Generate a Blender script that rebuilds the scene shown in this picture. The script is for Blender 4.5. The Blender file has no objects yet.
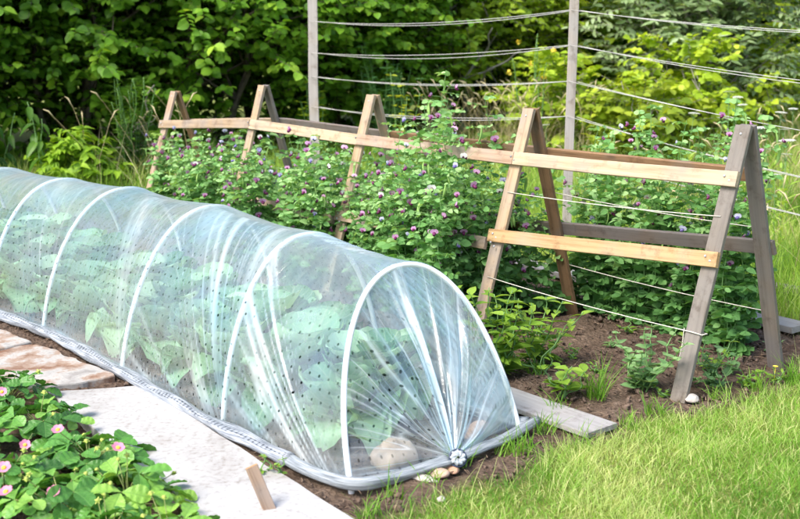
import bpy, math, random
import numpy as np
from mathutils import Vector, Matrix, noise

random.seed(7)
RNG = np.random.default_rng(7)
scene = bpy.context.scene
COL = scene.collection
PI = math.pi
rad = math.radians

# ------------------------------------------------------------------ frames
# row frame: local x = v (across the rows, to the right/away), local y = u (along the rows, away/left)
EU = np.array((-.633, .774)); EV = np.array((.774, .633))
ROWROT = math.atan2(.633, .774)


def W(u, v, z=0.):
    p = EU * u + EV * v
    return Vector((p[0], p[1], z))


def toUV(x, y):
    return x * EU[0] + y * EU[1], x * EV[0] + y * EV[1]


H_ = 1.6; F_ = 1100.; PT = math.atan(231.5 / F_)


def gpt(px, py, z=0.):
    """world point whose height is z, as surveyed from the photograph"""
    x = (px - 400) / F_; y = -(py - 259.5) / F_
    d = (x, math.cos(PT) + y * math.sin(PT), -math.sin(PT) + y * math.cos(PT)); t = (z - H_) / d[2]
    return np.array((d[0] * t, d[1] * t, z))


# ------------------------------------------------------------------ tagging
def tag(o, label=None, cat=None, group=None, kind=None):
    if label: o['label'] = label
    if cat: o['category'] = cat
    if group: o['group'] = group
    if kind: o['kind'] = kind
    return o


def empty(name, loc, rz=0., label=None, cat=None, group=None):
    o = bpy.data.objects.new(name, None)
    o.empty_display_size = .1
    COL.objects.link(o)
    o.location = loc
    o.rotation_euler = (0, 0, rz)
    return tag(o, label, cat, group)


def copy_tree(o, parent=None):
    c = o.copy()
    COL.objects.link(c)
    c.parent = parent
    for ch in list(o.children):
        copy_tree(ch, c)
    return c


# ------------------------------------------------------------------ mesh helper
class MB:
    def __init__(self):
        self.V = []; self.F = []; self.T = []; self.U = []; self.M = []; self.n = 0

    def add(self, V, F, tint=0.5, uv=None, mi=0):
        V = np.asarray(V, float).reshape(-1, 3)
        F = np.asarray(F, int).reshape(-1, 3)
        self.V.append(V); self.F.append(F + self.n)
        t = np.asarray(tint, float)
        self.T.append(np.full(len(V), float(t)) if t.ndim == 0 else t)
        self.U.append(np.zeros((len(V), 2)) if uv is None else np.asarray(uv, float))
        self.M.append(np.full(len(F), mi, int))
        self.n += len(V)
        return self

    def build(self, name, mats, parent=None, smooth=True, loc=None, rz=None):
        V = np.concatenate(self.V); F = np.concatenate(self.F)
        T = np.concatenate(self.T); U = np.concatenate(self.U); M = np.concatenate(self.M)
        me = bpy.data.meshes.new(name)
        me.vertices.add(len(V)); me.vertices.foreach_set('co', V.astype(np.float32).ravel())
        me.loops.add(F.size); me.loops.foreach_set('vertex_index', F.astype(np.int32).ravel())
        me.polygons.add(len(F))
        me.polygons.foreach_set('loop_start', np.arange(0, F.size, 3, dtype=np.int32))
        me.polygons.foreach_set('loop_total', np.full(len(F), 3, np.int32))
        me.polygons.foreach_set('material_index', M.astype(np.int32))
        me.polygons.foreach_set('use_smooth', np.full(len(F), smooth, bool))
        me.update(calc_edges=True)
        a = me.attributes.new('tint', 'FLOAT', 'POINT'); a.data.foreach_set('value', T.astype(np.float32))
        uvl = me.uv_layers.new(name='UVMap')
        uvl.data.foreach_set('uv', U[F.ravel()].astype(np.float32).ravel())
        if not isinstance(mats, (list, tuple)): mats = [mats]
        for m in mats: me.materials.append(m)
        me.validate()
        o = bpy.data.objects.new(name, me)
        COL.objects.link(o)
        o.parent = parent
        if loc is not None: o.location = loc
        if rz is not None: o.rotation_euler = (0, 0, rz)
        return o


def nrm(a):
    return a / np.maximum(np.linalg.norm(a, axis=-1, keepdims=True), 1e-9)


def scatter(mb, tpl, pos, Y, N, scale, tint, mi=0, wid=None):
    tv, tf, tuv = tpl
    pos = np.asarray(pos, float); k = len(pos)
    if k == 0: return
    Y = nrm(np.asarray(Y, float)); X = nrm(np.cross(Y, np.asarray(N, float))); Z = np.cross(X, Y)
    s = np.asarray(scale, float) * np.ones(k)
    w = s if wid is None else s * wid
    V = pos[:, None] + (tv[None, :, 0:1] * X[:, None] * w[:, None, None]
                        + tv[None, :, 1:2] * Y[:, None] * s[:, None, None]
                        + tv[None, :, 2:3] * Z[:, None] * s[:, None, None])
    n = len(tv)
    F = tf[None] + (np.arange(k) * n)[:, None, None]
    T = np.repeat(np.asarray(tint, float) * np.ones(k), n)
    mb.add(V.reshape(-1, 3), F.reshape(-1, 3), T, np.tile(tuv, (k, 1)), mi)


def tube(mb, P, r, n=6, tint=.5, mi=0, cap=True, flat=1.):
    P = np.asarray(P, float); k = len(P)
    r = np.asarray(r, float) * np.ones(k)
    T = np.gradient(P, axis=0); T = nrm(T)
    ref = np.array((0, 0, 1.)) if abs(T[0][2]) < .9 else np.array((1., 0, 0))
    A = nrm(np.cross(T, ref)); B = np.cross(T, A)
    for i in range(1, k):
        a = A[i - 1] - T[i] * np.dot(A[i - 1], T[i]); A[i] = nrm(a); B[i] = np.cross(T[i], A[i])
    th = np.arange(n) * 2 * PI / n
    ring = (np.cos(th)[None, :, None] * A[:, None] + flat * np.sin(th)[None, :, None] * B[:, None])
    V = P[:, None] + ring * r[:, None, None]
    F = []
    for i in range(k - 1):
        for j in range(n):
            a = i * n + j; b = i * n + (j + 1) % n
            F += [(a, b, b + n), (a, b + n, a + n)]
    V = V.reshape(-1, 3)
    L = np.concatenate(([0], np.cumsum(np.linalg.norm(np.diff(P, axis=0), axis=1))))
    uv = np.stack([np.repeat(L, n), np.tile(np.arange(n) / n, k)], 1)
    if cap:
        V = np.vstack([V, P[0], P[-1]]); c0 = k * n; c1 = c0 + 1
        for j in range(n):
            F += [(c0, (j + 1) % n, j), (c1, (k - 1) * n + j, (k - 1) * n + (j + 1) % n)]
        uv = np.vstack([uv, [0, 0], [L[-1], 0]])
    mb.add(V, F, tint, uv, mi)


def grid_faces(nu, nv):
    F = []
    for i in range(nu - 1):
        for j in range(nv - 1):
            a = i * nv + j
            F += [(a, a + nv, a + nv + 1), (a, a + nv + 1, a + 1)]
    return np.array(F)


def leaf_tpl(half, fold=.08, droop=.15, curl=0.):
    """half: list of (y, halfwidth) with y in 0..1; makes a folded leaf of two half blades"""
    V = []; F = []
    for y, w in half:
        z = -droop * y * y
        V += [(-w, y, z + fold * w * 2 - curl * w * w), (0, y, z), (w, y, z + fold * w * 2 - curl * w * w)]
    for i in range(len(half) - 1):
        a = i * 3
        for j in (0, 1):
            F += [(a + j, a + j + 1, a + j + 4), (a + j, a + j + 4, a + j + 3)]
    V = np.array(V); return V, np.array(F), V[:, :2].copy()


HAZEL = leaf_tpl([(0, .02), (.12, .3), (.38, .43), (.68, .36), (.86, .17), (1, .0)], .12, .22)
WILLOW = leaf_tpl([(0, .02), (.25, .13), (.55, .15), (.8, .09), (1, 0)], .15, .25)
OVAL = leaf_tpl([(0, .02), (.2, .26), (.5, .36), (.8, .24), (1, .03)], .14, .18)
STIP = leaf_tpl([(0, .2), (.15, .42), (.45, .4), (.75, .24), (1, .0)], .1, .1)
NETTLE = leaf_tpl([(0, .05), (.15, .25), (.35, .27), (.65, .18), (1, 0)], .15, .3)
DOCK = leaf_tpl([(0, .03), (.12, .14), (.35, .2), (.6, .18), (.85, .08), (1, 0)], .2, .5)
PETAL = leaf_tpl([(0, .1), (.3, .36), (.65, .48), (.9, .34), (1, .12)], .1, -.12)


def serrate_tpl():
    V = []; F = []
    env = [(0, .03), (.12, .10), (.24, .20), (.33, .265), (.42, .315), (.5, .345), (.58, .365), (.66, .37), (.74, .355), (.81, .32), (.88, .26), (.94, .175)]
    prof = []
    for y, w in env:
        prof += [(y, w), (y + .02, w * .9)] if y > .2 else [(y, w)]
    prof += [(1.0, .0)]
    for y, w in prof:
        for k, f in enumerate((-1, -.5, 0, .5, 1)):
            x = f * w
            V.append((x, y, abs(x) * .5 - .28 * y * y - .5 * x * x + .018 * math.sin(y * 26) * (abs(f) > .2)))
    for i in range(len(prof) - 1):
        for j in range(4):
            a = i * 5 + j
            F += [(a, a + 1, a + 6), (a, a + 6, a + 5)]
    V = np.array(V); return V, np.array(F), V[:, :2].copy()


STRAWB = serrate_tpl()


# ------------------------------------------------------------------ materials
def new_mat(name):
    m = bpy.data.materials.new(name); m.use_nodes = True
    nt = m.node_tree; nt.nodes.clear()
    out = nt.nodes.new('ShaderNodeOutputMaterial')
    return m, nt, out


def N(nt, typ, **kw):
    n = nt.nodes.new(typ)
    for k, v in kw.items():
        if k in n.inputs.keys(): n.inputs[k].default_value = v
        else: setattr(n, k, v)
    return n


def math_node(nt, op, a, b=None, c=None, clamp=False):
    n = nt.nodes.new('ShaderNodeMath'); n.operation = op; n.use_clamp = clamp
    for i, x in enumerate((a, b, c)):
        if x is None: continue
        if isinstance(x, (int, float)): n.inputs[i].default_value = x
        else: nt.links.new(x, n.inputs[i])
    return n.outputs[0]


def mixc(nt, fac, a, b, blend='MIX'):
    n = nt.nodes.new('ShaderNodeMix'); n.data_type = 'RGBA'; n.blend_type = blend
    for idx, x in ((0, fac), (6, a), (7, b)):
        if isinstance(x, (int, float)): n.inputs[idx].default_value = x
        elif isinstance(x, tuple): n.inputs[idx].default_value = (*x, 1)
        else: nt.links.new(x, n.inputs[idx])
    return n.outputs[2]


def ramp(nt, fac, stops):
    n = nt.nodes.new('ShaderNodeValToRGB'); cr = n.color_ramp
    while len(cr.elements) < len(stops): cr.elements.new(.5)
    for e, (p, c) in zip(cr.elements, stops):
        e.position = p; e.color = (*c, 1) if len(c) == 3 else c
    nt.links.new(fac, n.inputs[0])
    return n.outputs[0]


def attr(nt, name):
    n = nt.nodes.new('ShaderNodeAttribute'); n.attribute_name = name
    return n.outputs['Fac']


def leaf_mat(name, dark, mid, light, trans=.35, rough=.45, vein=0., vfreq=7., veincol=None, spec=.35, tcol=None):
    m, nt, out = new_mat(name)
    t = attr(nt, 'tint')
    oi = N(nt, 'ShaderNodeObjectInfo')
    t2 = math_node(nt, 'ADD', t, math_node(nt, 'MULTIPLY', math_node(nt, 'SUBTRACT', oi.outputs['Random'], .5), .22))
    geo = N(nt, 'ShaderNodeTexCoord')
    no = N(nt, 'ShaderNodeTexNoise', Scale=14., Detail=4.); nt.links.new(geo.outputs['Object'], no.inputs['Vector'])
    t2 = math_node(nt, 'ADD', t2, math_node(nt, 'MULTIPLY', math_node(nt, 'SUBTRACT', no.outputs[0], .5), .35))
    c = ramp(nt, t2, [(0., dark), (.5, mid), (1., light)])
    bs = N(nt, 'ShaderNodeBsdfPrincipled', Roughness=rough)
    bs.inputs['Specular IOR Level'].default_value = spec
    if vein:
        uv = nt.nodes.new('ShaderNodeUVMap'); uv.uv_map = 'UVMap'
        sp = N(nt, 'ShaderNodeSeparateXYZ'); nt.links.new(uv.outputs[0], sp.inputs[0])
        ax = math_node(nt, 'ABSOLUTE', sp.outputs[0])
        ph = math_node(nt, 'MULTIPLY', math_node(nt, 'SUBTRACT', sp.outputs[1], math_node(nt, 'MULTIPLY', ax, .8)), vfreq)
        fr = math_node(nt, 'ABSOLUTE', math_node(nt, 'SUBTRACT', math_node(nt, 'FRACT', ph), .5))
        side = math_node(nt, 'SUBTRACT', 1., math_node(nt, 'MULTIPLY', fr, 7.), clamp=True)
        mids = math_node(nt, 'SUBTRACT', 1., math_node(nt, 'MULTIPLY', ax, 28.), clamp=True)
        vm = math_node(nt, 'MAXIMUM', math_node(nt, 'MULTIPLY', side, .6), mids)
        c = mixc(nt, math_node(nt, 'MULTIPLY', vm, vein), c, veincol or light)
        bp = N(nt, 'ShaderNodeBump', Strength=.35, Distance=.004); nt.links.new(vm, bp.inputs['Height'])
        bp.invert = True
        nt.links.new(bp.outputs[0], bs.inputs['Normal'])
    nt.links.new(c, bs.inputs['Base Color'])
    tr = N(nt, 'ShaderNodeBsdfTranslucent')
    tc = mixc(nt, 1., c, tcol or (1.25, 1.15, .55), 'MULTIPLY')
    nt.links.new(tc, tr.inputs['Color'])
    mx = N(nt, 'ShaderNodeMixShader', Fac=trans)
    nt.links.new(bs.outputs[0], mx.inputs[1]); nt.links.new(tr.outputs[0], mx.inputs[2])
    nt.links.new(mx.outputs[0], out.inputs[0])
    return m


def simple_mat(name, col, rough=.6, var=.15, scale=20., bump=0., trans=0., spec=.4):
    m, nt, out = new_mat(name)
    tc = N(nt, 'ShaderNodeTexCoord')
    no = N(nt, 'ShaderNodeTexNoise', Scale=scale, Detail=6.); nt.links.new(tc.outputs['Object'], no.inputs['Vector'])
    a = tuple(max(0, x * (1 - var)) for x in col); b = tuple(min(1, x * (1 + var)) for x in col)
    c = ramp(nt, no.outputs[0], [(.3, a), (.7, b)])
    bs = N(nt, 'ShaderNodeBsdfPrincipled', Roughness=rough); bs.inputs['Specular IOR Level'].default_value = spec
    nt.links.new(c, bs.inputs['Base Color'])
    if bump:
        bp = N(nt, 'ShaderNodeBump', Strength=.6, Distance=bump); nt.links.new(no.outputs[0], bp.inputs['Height'])
        nt.links.new(bp.outputs[0], bs.inputs['Normal'])
    sh = bs.outputs[0]
    if trans:
        tr = N(nt, 'ShaderNodeBsdfTranslucent'); nt.links.new(c, tr.inputs['Color'])
        mx = N(nt, 'ShaderNodeMixShader', Fac=trans)
        nt.links.new(sh, mx.inputs[1]); nt.links.new(tr.outputs[0], mx.inputs[2]); sh = mx.outputs[0]
    nt.links.new(sh, out.inputs[0])
    return m


def wood_mat(name, base, dark, weather, wamt=.3, rough=.75):
    """boards lie along local x; grain stretched along x"""
    m, nt, out = new_mat(name)
    tc = N(nt, 'ShaderNodeTexCoord'); oi = N(nt, 'ShaderNodeObjectInfo')
    off = N(nt, 'ShaderNodeVectorMath', operation='ADD')
    nt.links.new(tc.outputs['Object'], off.inputs[0])
    cb = N(nt, 'ShaderNodeCombineXYZ')
    nt.links.new(math_node(nt, 'MULTIPLY', oi.outputs['Random'], 37.), cb.inputs[0])
    nt.links.new(math_node(nt, 'MULTIPLY', oi.outputs['Random'], 11.), cb.inputs[1])
    nt.links.new(cb.outputs[0], off.inputs[1])
    mp = N(nt, 'ShaderNodeMapping'); mp.inputs['Scale'].default_value = (2.2, 55, 55)
    nt.links.new(off.outputs[0], mp.inputs[0])
    g = N(nt, 'ShaderNodeTexNoise', Scale=1., Detail=7., Roughness=.65); nt.links.new(mp.outputs[0], g.inputs['Vector'])
    # knots
    mp2 = N(nt, 'ShaderNodeMapping'); mp2.inputs['Scale'].default_value = (4, 12, 12)
    nt.links.new(off.outputs[0], mp2.inputs[0])
    vo = N(nt, 'ShaderNodeTexVoronoi', Scale=1.); nt.links.new(mp2.outputs[0], vo.inputs['Vector'])
    kn = math_node(nt, 'SUBTRACT', 1., math_node(nt, 'MULTIPLY', vo.outputs['Distance'], 6.), clamp=True)
    c = ramp(nt, g.outputs[0], [(.3, dark), (.5, base), (.72, tuple(min(1, x * 1.15) for x in base))])
    c = mixc(nt, math_node(nt, 'MULTIPLY', kn, .75), c, tuple(x * .35 for x in dark))
    bn = N(nt, 'ShaderNodeTexNoise', Scale=5., Detail=5.); nt.links.new(off.outputs[0], bn.inputs['Vector'])
    wf = ramp(nt, bn.outputs[0], [(.5 - wamt * .4, (1, 1, 1)), (.5 - wamt * .4 + .28, (0, 0, 0))]) if wamt < 0 else \
        ramp(nt, bn.outputs[0], [(.62 - wamt * .45, (0, 0, 0)), (.85 - wamt * .45, (1, 1, 1))])
    gw = mixc(nt, g.outputs[0], tuple(x * .6 for x in weather), tuple(min(1, x * 1.25) for x in weather))
    c = mixc(nt, math_node(nt, 'MULTIPLY', wf, .9), c, gw)
    c = mixc(nt, 1., c, mixc(nt, oi.outputs['Random'], (.85, .85, .87), (1.1, 1.08, 1.05)), 'MULTIPLY')
    st_ = N(nt, 'ShaderNodeTexNoise', Scale=11., Detail=6., Roughness=.7); nt.links.new(off.outputs[0], st_.inputs['Vector'])
    c = mixc(nt, 1., c, ramp(nt, st_.outputs[0], [(.30, (.62, .58, .55)), (.46, (1, 1, 1))]), 'MULTIPLY')
    bs = N(nt, 'ShaderNodeBsdfPrincipled', Roughness=rough); bs.inputs['Specular IOR Level'].default_value = .25
    nt.links.new(c, bs.inputs['Base Color'])
    bp = N(nt, 'ShaderNodeBump', Strength=.5, Distance=.002); nt.links.new(g.outputs[0], bp.inputs['Height'])
    nt.links.new(bp.outputs[0], bs.inputs['Normal'])
    nt.links.new(bs.outputs[0], out.inputs[0])
    return m


M = {}
M['tan'] = wood_mat('wood_tan', (.42, .31, .20), (.27, .18, .10), (.33, .28, .24), .45)
M['fresh'] = wood_mat('wood_fresh', (.54, .42, .28), (.38, .27, .16), (.42, .36, .29), .35)
M['orange'] = wood_mat('wood_orange', (.46, .30, .155), (.30, .18, .08), (.42, .33, .22), .25)
M['pink'] = wood_mat('wood_pinkish', (.38, .27, .195), (.24, .155, .10), (.36, .31, .27), .4)
M['brown'] = wood_mat('wood_brown', (.25, .15, .08), (.13, .075, .04), (.20, .17, .14), .25)
M['darkgrey'] = wood_mat('wood_dark_grey', (.16, .125, .10), (.08, .06, .05), (.17, .15, .14), .6)
M['grey'] = wood_mat('wood_grey', (.185, .158, .13), (.065, .05, .04), (.225, .205, .185), .7)
M['greydark'] = wood_mat('wood_greybrown', (.20, .165, .14), (.11, .09, .075), (.21, .19, .18), .6)
M['post'] = wood_mat('wood_post', (.44, .38, .33), (.28, .23, .19), (.45, .42, .40), .7)
M['plank_grey'] = wood_mat('plank_grey', (.31, .295, .28), (.17, .155, .145), (.35, .34, .335), .8, .8)
M['endgrain'] = simple_mat('cut_end', (.50, .27, .11), .8, .2, 60)
M['nail'] = simple_mat('nail_steel', (.45, .46, .48), .35, .1, 50)

M['hazel'] = leaf_mat('leaf_hazel', (0.035, 0.115, 0.008), (0.15, 0.34, 0.024), (0.42, 0.62, 0.06), .35, .42, .25, 8.)
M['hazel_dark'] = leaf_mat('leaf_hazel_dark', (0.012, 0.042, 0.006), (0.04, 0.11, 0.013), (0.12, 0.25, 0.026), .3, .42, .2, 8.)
M['lime'] = leaf_mat('leaf_lime', (0.14, 0.26, 0.018), (0.37, 0.54, 0.035), (0.62, 0.72, 0.07), .4, .45, .2, 7.)
M['fern'] = leaf_mat('leaf_fern_weed', (.10, .22, .012), (.28, .48, .03), (.48, .66, .06), .4, .5, .2, 7.)
M['willow'] = leaf_mat('leaf_willow', (0.09, 0.17, 0.06), (0.25, 0.36, 0.15), (0.48, 0.58, 0.32), .3, .5)
M['yellowleaf'] = leaf_mat('leaf_yellow', (0.17, 0.27, 0.02), (0.38, 0.47, 0.04), (0.62, 0.62, 0.07), .4, .5)
M['pea'] = leaf_mat('leaf_pea', (0.075, 0.2, 0.055), (0.2, 0.44, 0.13), (0.46, 0.68, 0.29), .36, .55, .2, 6., (.2, .33, .14), .2)
M['peastem'] = simple_mat('pea_stem', (.14, .27, .08), .5, .2, 40)
M['pod'] = simple_mat('pea_pod', (.32, .52, .14), .45, .15, 30, trans=.2)
M['straw_leaf'] = leaf_mat('leaf_strawberry', (0.03, 0.11, 0.02), (0.11, 0.32, 0.05), (0.34, 0.58, 0.09), .25, .38, .45, 9., (.16, .32, .08), .5)
M['straw_stem'] = simple_mat('strawberry_stem', (.20, .24, .07), .6, .25, 40)
M['cabbage'] = leaf_mat('leaf_cabbage', (0.06, 0.19, 0.08), (0.25, 0.48, 0.25), (0.54, 0.74, 0.48), .3, .5, .55, 6., (.5, .62, .42))
M['weed'] = leaf_mat('leaf_weed', (0.06, 0.156, 0.014), (0.192, 0.36, 0.036), (0.36, 0.528, 0.072), .38, .5, .2, 7.)
M['dock'] = leaf_mat('leaf_dock', (0.01, 0.045, 0.007), (0.035, 0.12, 0.012), (0.14, 0.28, 0.03), .35, .42, .25, 8.)
M['seedling'] = leaf_mat('leaf_seedling', (0.06, 0.144, 0.06), (0.168, 0.324, 0.12), (0.312, 0.48, 0.204), .3, .5)
M['grass'] = leaf_mat('grass_blade', (0.09, 0.25, 0.02), (0.25, 0.47, 0.055), (0.74, 0.76, 0.34), .4, .55)
M['meadow'] = leaf_mat('meadow_blade', (0.12, 0.27, 0.03), (0.36, 0.56, 0.07), (0.78, 0.78, 0.34), .4, .55)
M['straw'] = leaf_mat('dry_grass', (0.32, 0.26, 0.12), (0.58, 0.48, 0.26), (0.78, 0.72, 0.48), .3, .6)
M['bark'] = simple_mat('bark', (.11, .09, .07), .85, .45, 14, .01)
M['bark_grey'] = simple_mat('bark_grey', (.26, .24, .21), .85, .35, 14, .01)
M['pink_petal'] = simple_mat('pink_petal', (.80, .28, .45), .5, .15, 60, trans=.25)
M['yellow'] = simple_mat('yellow_centre', (.75, .58, .06), .6, .2, 90)
M['greenbud'] = simple_mat('green_bud', (.38, .46, .09), .6, .25, 70)
M['lilac'] = simple_mat('lilac_petal', (.74, .40, .68), .5, .2, 90, trans=.3)
M['maroon'] = simple_mat('maroon_petal', (.16, .02, .10), .5, .25, 90, trans=.15)
M['faded'] = simple_mat('faded_petal', (.66, .66, .84), .5, .2, 90, trans=.3)
M['violet'] = simple_mat('violet_petal', (.20, .16, .42), .5, .25, 90, trans=.2)
M['whitepetal'] = simple_mat('white_petal', (.80, .80, .76), .6, .08, 60, trans=.2)
M['bunch'] = simple_mat('bunched_film', (.55, .60, .64), .3, .35, 60, .004, trans=.3)
M['hoop'] = simple_mat('white_pipe', (.86, .87, .88), .35, .03, 10)
M['tie'] = simple_mat('dark_tie', (.05, .07, .12), .4, .2, 30)
M['string'] = simple_mat('twine', (.62, .58, .50), .8, .2, 80)
M['wire'] = simple_mat('fence_wire', (.50, .49, .47), .6, .15, 60)
M['stone_pink'] = simple_mat('stone_pink', (.50, .36, .27), .8, .3, 16, .006)
M['stone_brick'] = simple_mat('stone_brick', (.56, .33, .22), .85, .25, 25, .006)
M['stone_white'] = simple_mat('stone_white', (.50, .45, .40), .8, .2, 30, .004)
M['stone_flint'] = simple_mat('stone_flint', (.42, .36, .31), .75, .35, 30, .004)
M['clod'] = simple_mat('soil_clod', (.14, .098, .072), .95, .5, 30, .01)
M['debris'] = simple_mat('soil_debris', (.26, .18, .12), .9, .6, 25)


def slab_mat():
    m, nt, out = new_mat('white_slab')
    tc = N(nt, 'ShaderNodeTexCoord')
    a = N(nt, 'ShaderNodeTexNoise', Scale=3.5, Detail=8.); nt.links.new(tc.outputs['Object'], a.inputs['Vector'])
    b = N(nt, 'ShaderNodeTexNoise', Scale=45., Detail=5.); nt.links.new(tc.outputs['Object'], b.inputs['Vector'])
    c = ramp(nt, a.outputs[0], [(.3, (.28, .25, .22)), (.42, (.36, .345, .325)), (.7, (.43, .42, .41))])
    d_ = N(nt, 'ShaderNodeTexNoise', Scale=1.3, Detail=9., Roughness=.7); nt.links.new(tc.outputs['Object'], d_.inputs['Vector'])
    c = mixc(nt, 1., c, ramp(nt, d_.outputs[0], [(.36, (.48, .42, .36)), (.48, (.92, .91, .89)), (.6, (1, 1, 1))]), 'MULTIPLY')
    cr_ = N(nt, 'ShaderNodeTexVoronoi', Scale=1.6); cr_.feature = 'DISTANCE_TO_EDGE'
    wv = N(nt, 'ShaderNodeVectorMath', operation='ADD'); nt.links.new(tc.outputs['Object'], wv.inputs[0])
    wz = N(nt, 'ShaderNodeVectorMath', operation='SCALE'); nt.links.new(b.outputs['Color'], wz.inputs[0]); wz.inputs['Scale'].default_value = .05
    nt.links.new(wz.outputs[0], wv.inputs[1]); nt.links.new(wv.outputs[0], cr_.inputs['Vector'])
    c = mixc(nt, ramp(nt, cr_.outputs['Distance'], [(.0, (.6, .6, .6)), (.006, (0, 0, 0))]), c, (.16, .14, .12))
    c = mixc(nt, .35, c, ramp(nt, b.outputs[0], [(.3, (.30, .27, .24)), (.5, (.60, .59, .58))]))
    bs = N(nt, 'ShaderNodeBsdfPrincipled', Roughness=.8); nt.links.new(c, bs.inputs['Base Color'])
    bp = N(nt, 'ShaderNodeBump', Strength=.3, Distance=.003); nt.links.new(b.outputs[0], bp.inputs['Height'])
    nt.links.new(bp.outputs[0], bs.inputs['Normal']); nt.links.new(bs.outputs[0], out.inputs[0])
    return m


def paver_mat():
    m, nt, out = new_mat('stained_paver')
    tc = N(nt, 'ShaderNodeTexCoord')
    a = N(nt, 'ShaderNodeTexNoise', Scale=5., Detail=9., Roughness=.65); nt.links.new(tc.outputs['Object'], a.inputs['Vector'])
    b = N(nt, 'ShaderNodeTexNoise', Scale=40., Detail=4.); nt.links.new(tc.outputs['Object'], b.inputs['Vector'])
    c = ramp(nt, a.outputs[0], [(.40, (.20, .10, .055)), (.49, (.33, .24, .18)), (.56, (.42, .40, .37)), (.68, (.26, .24, .22))])
    bs = N(nt, 'ShaderNodeBsdfPrincipled', Roughness=.85); nt.links.new(c, bs.inputs['Base Color'])
    bp = N(nt, 'ShaderNodeBump', Strength=.9, Distance=.014); nt.links.new(a.outputs[0], bp.inputs['Height'])
    nt.links.new(bp.outputs[0], bs.inputs['Normal']); nt.links.new(bs.outputs[0], out.inputs[0])
    return m


M['slab'] = slab_mat(); M['paver'] = paver_mat()


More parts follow.
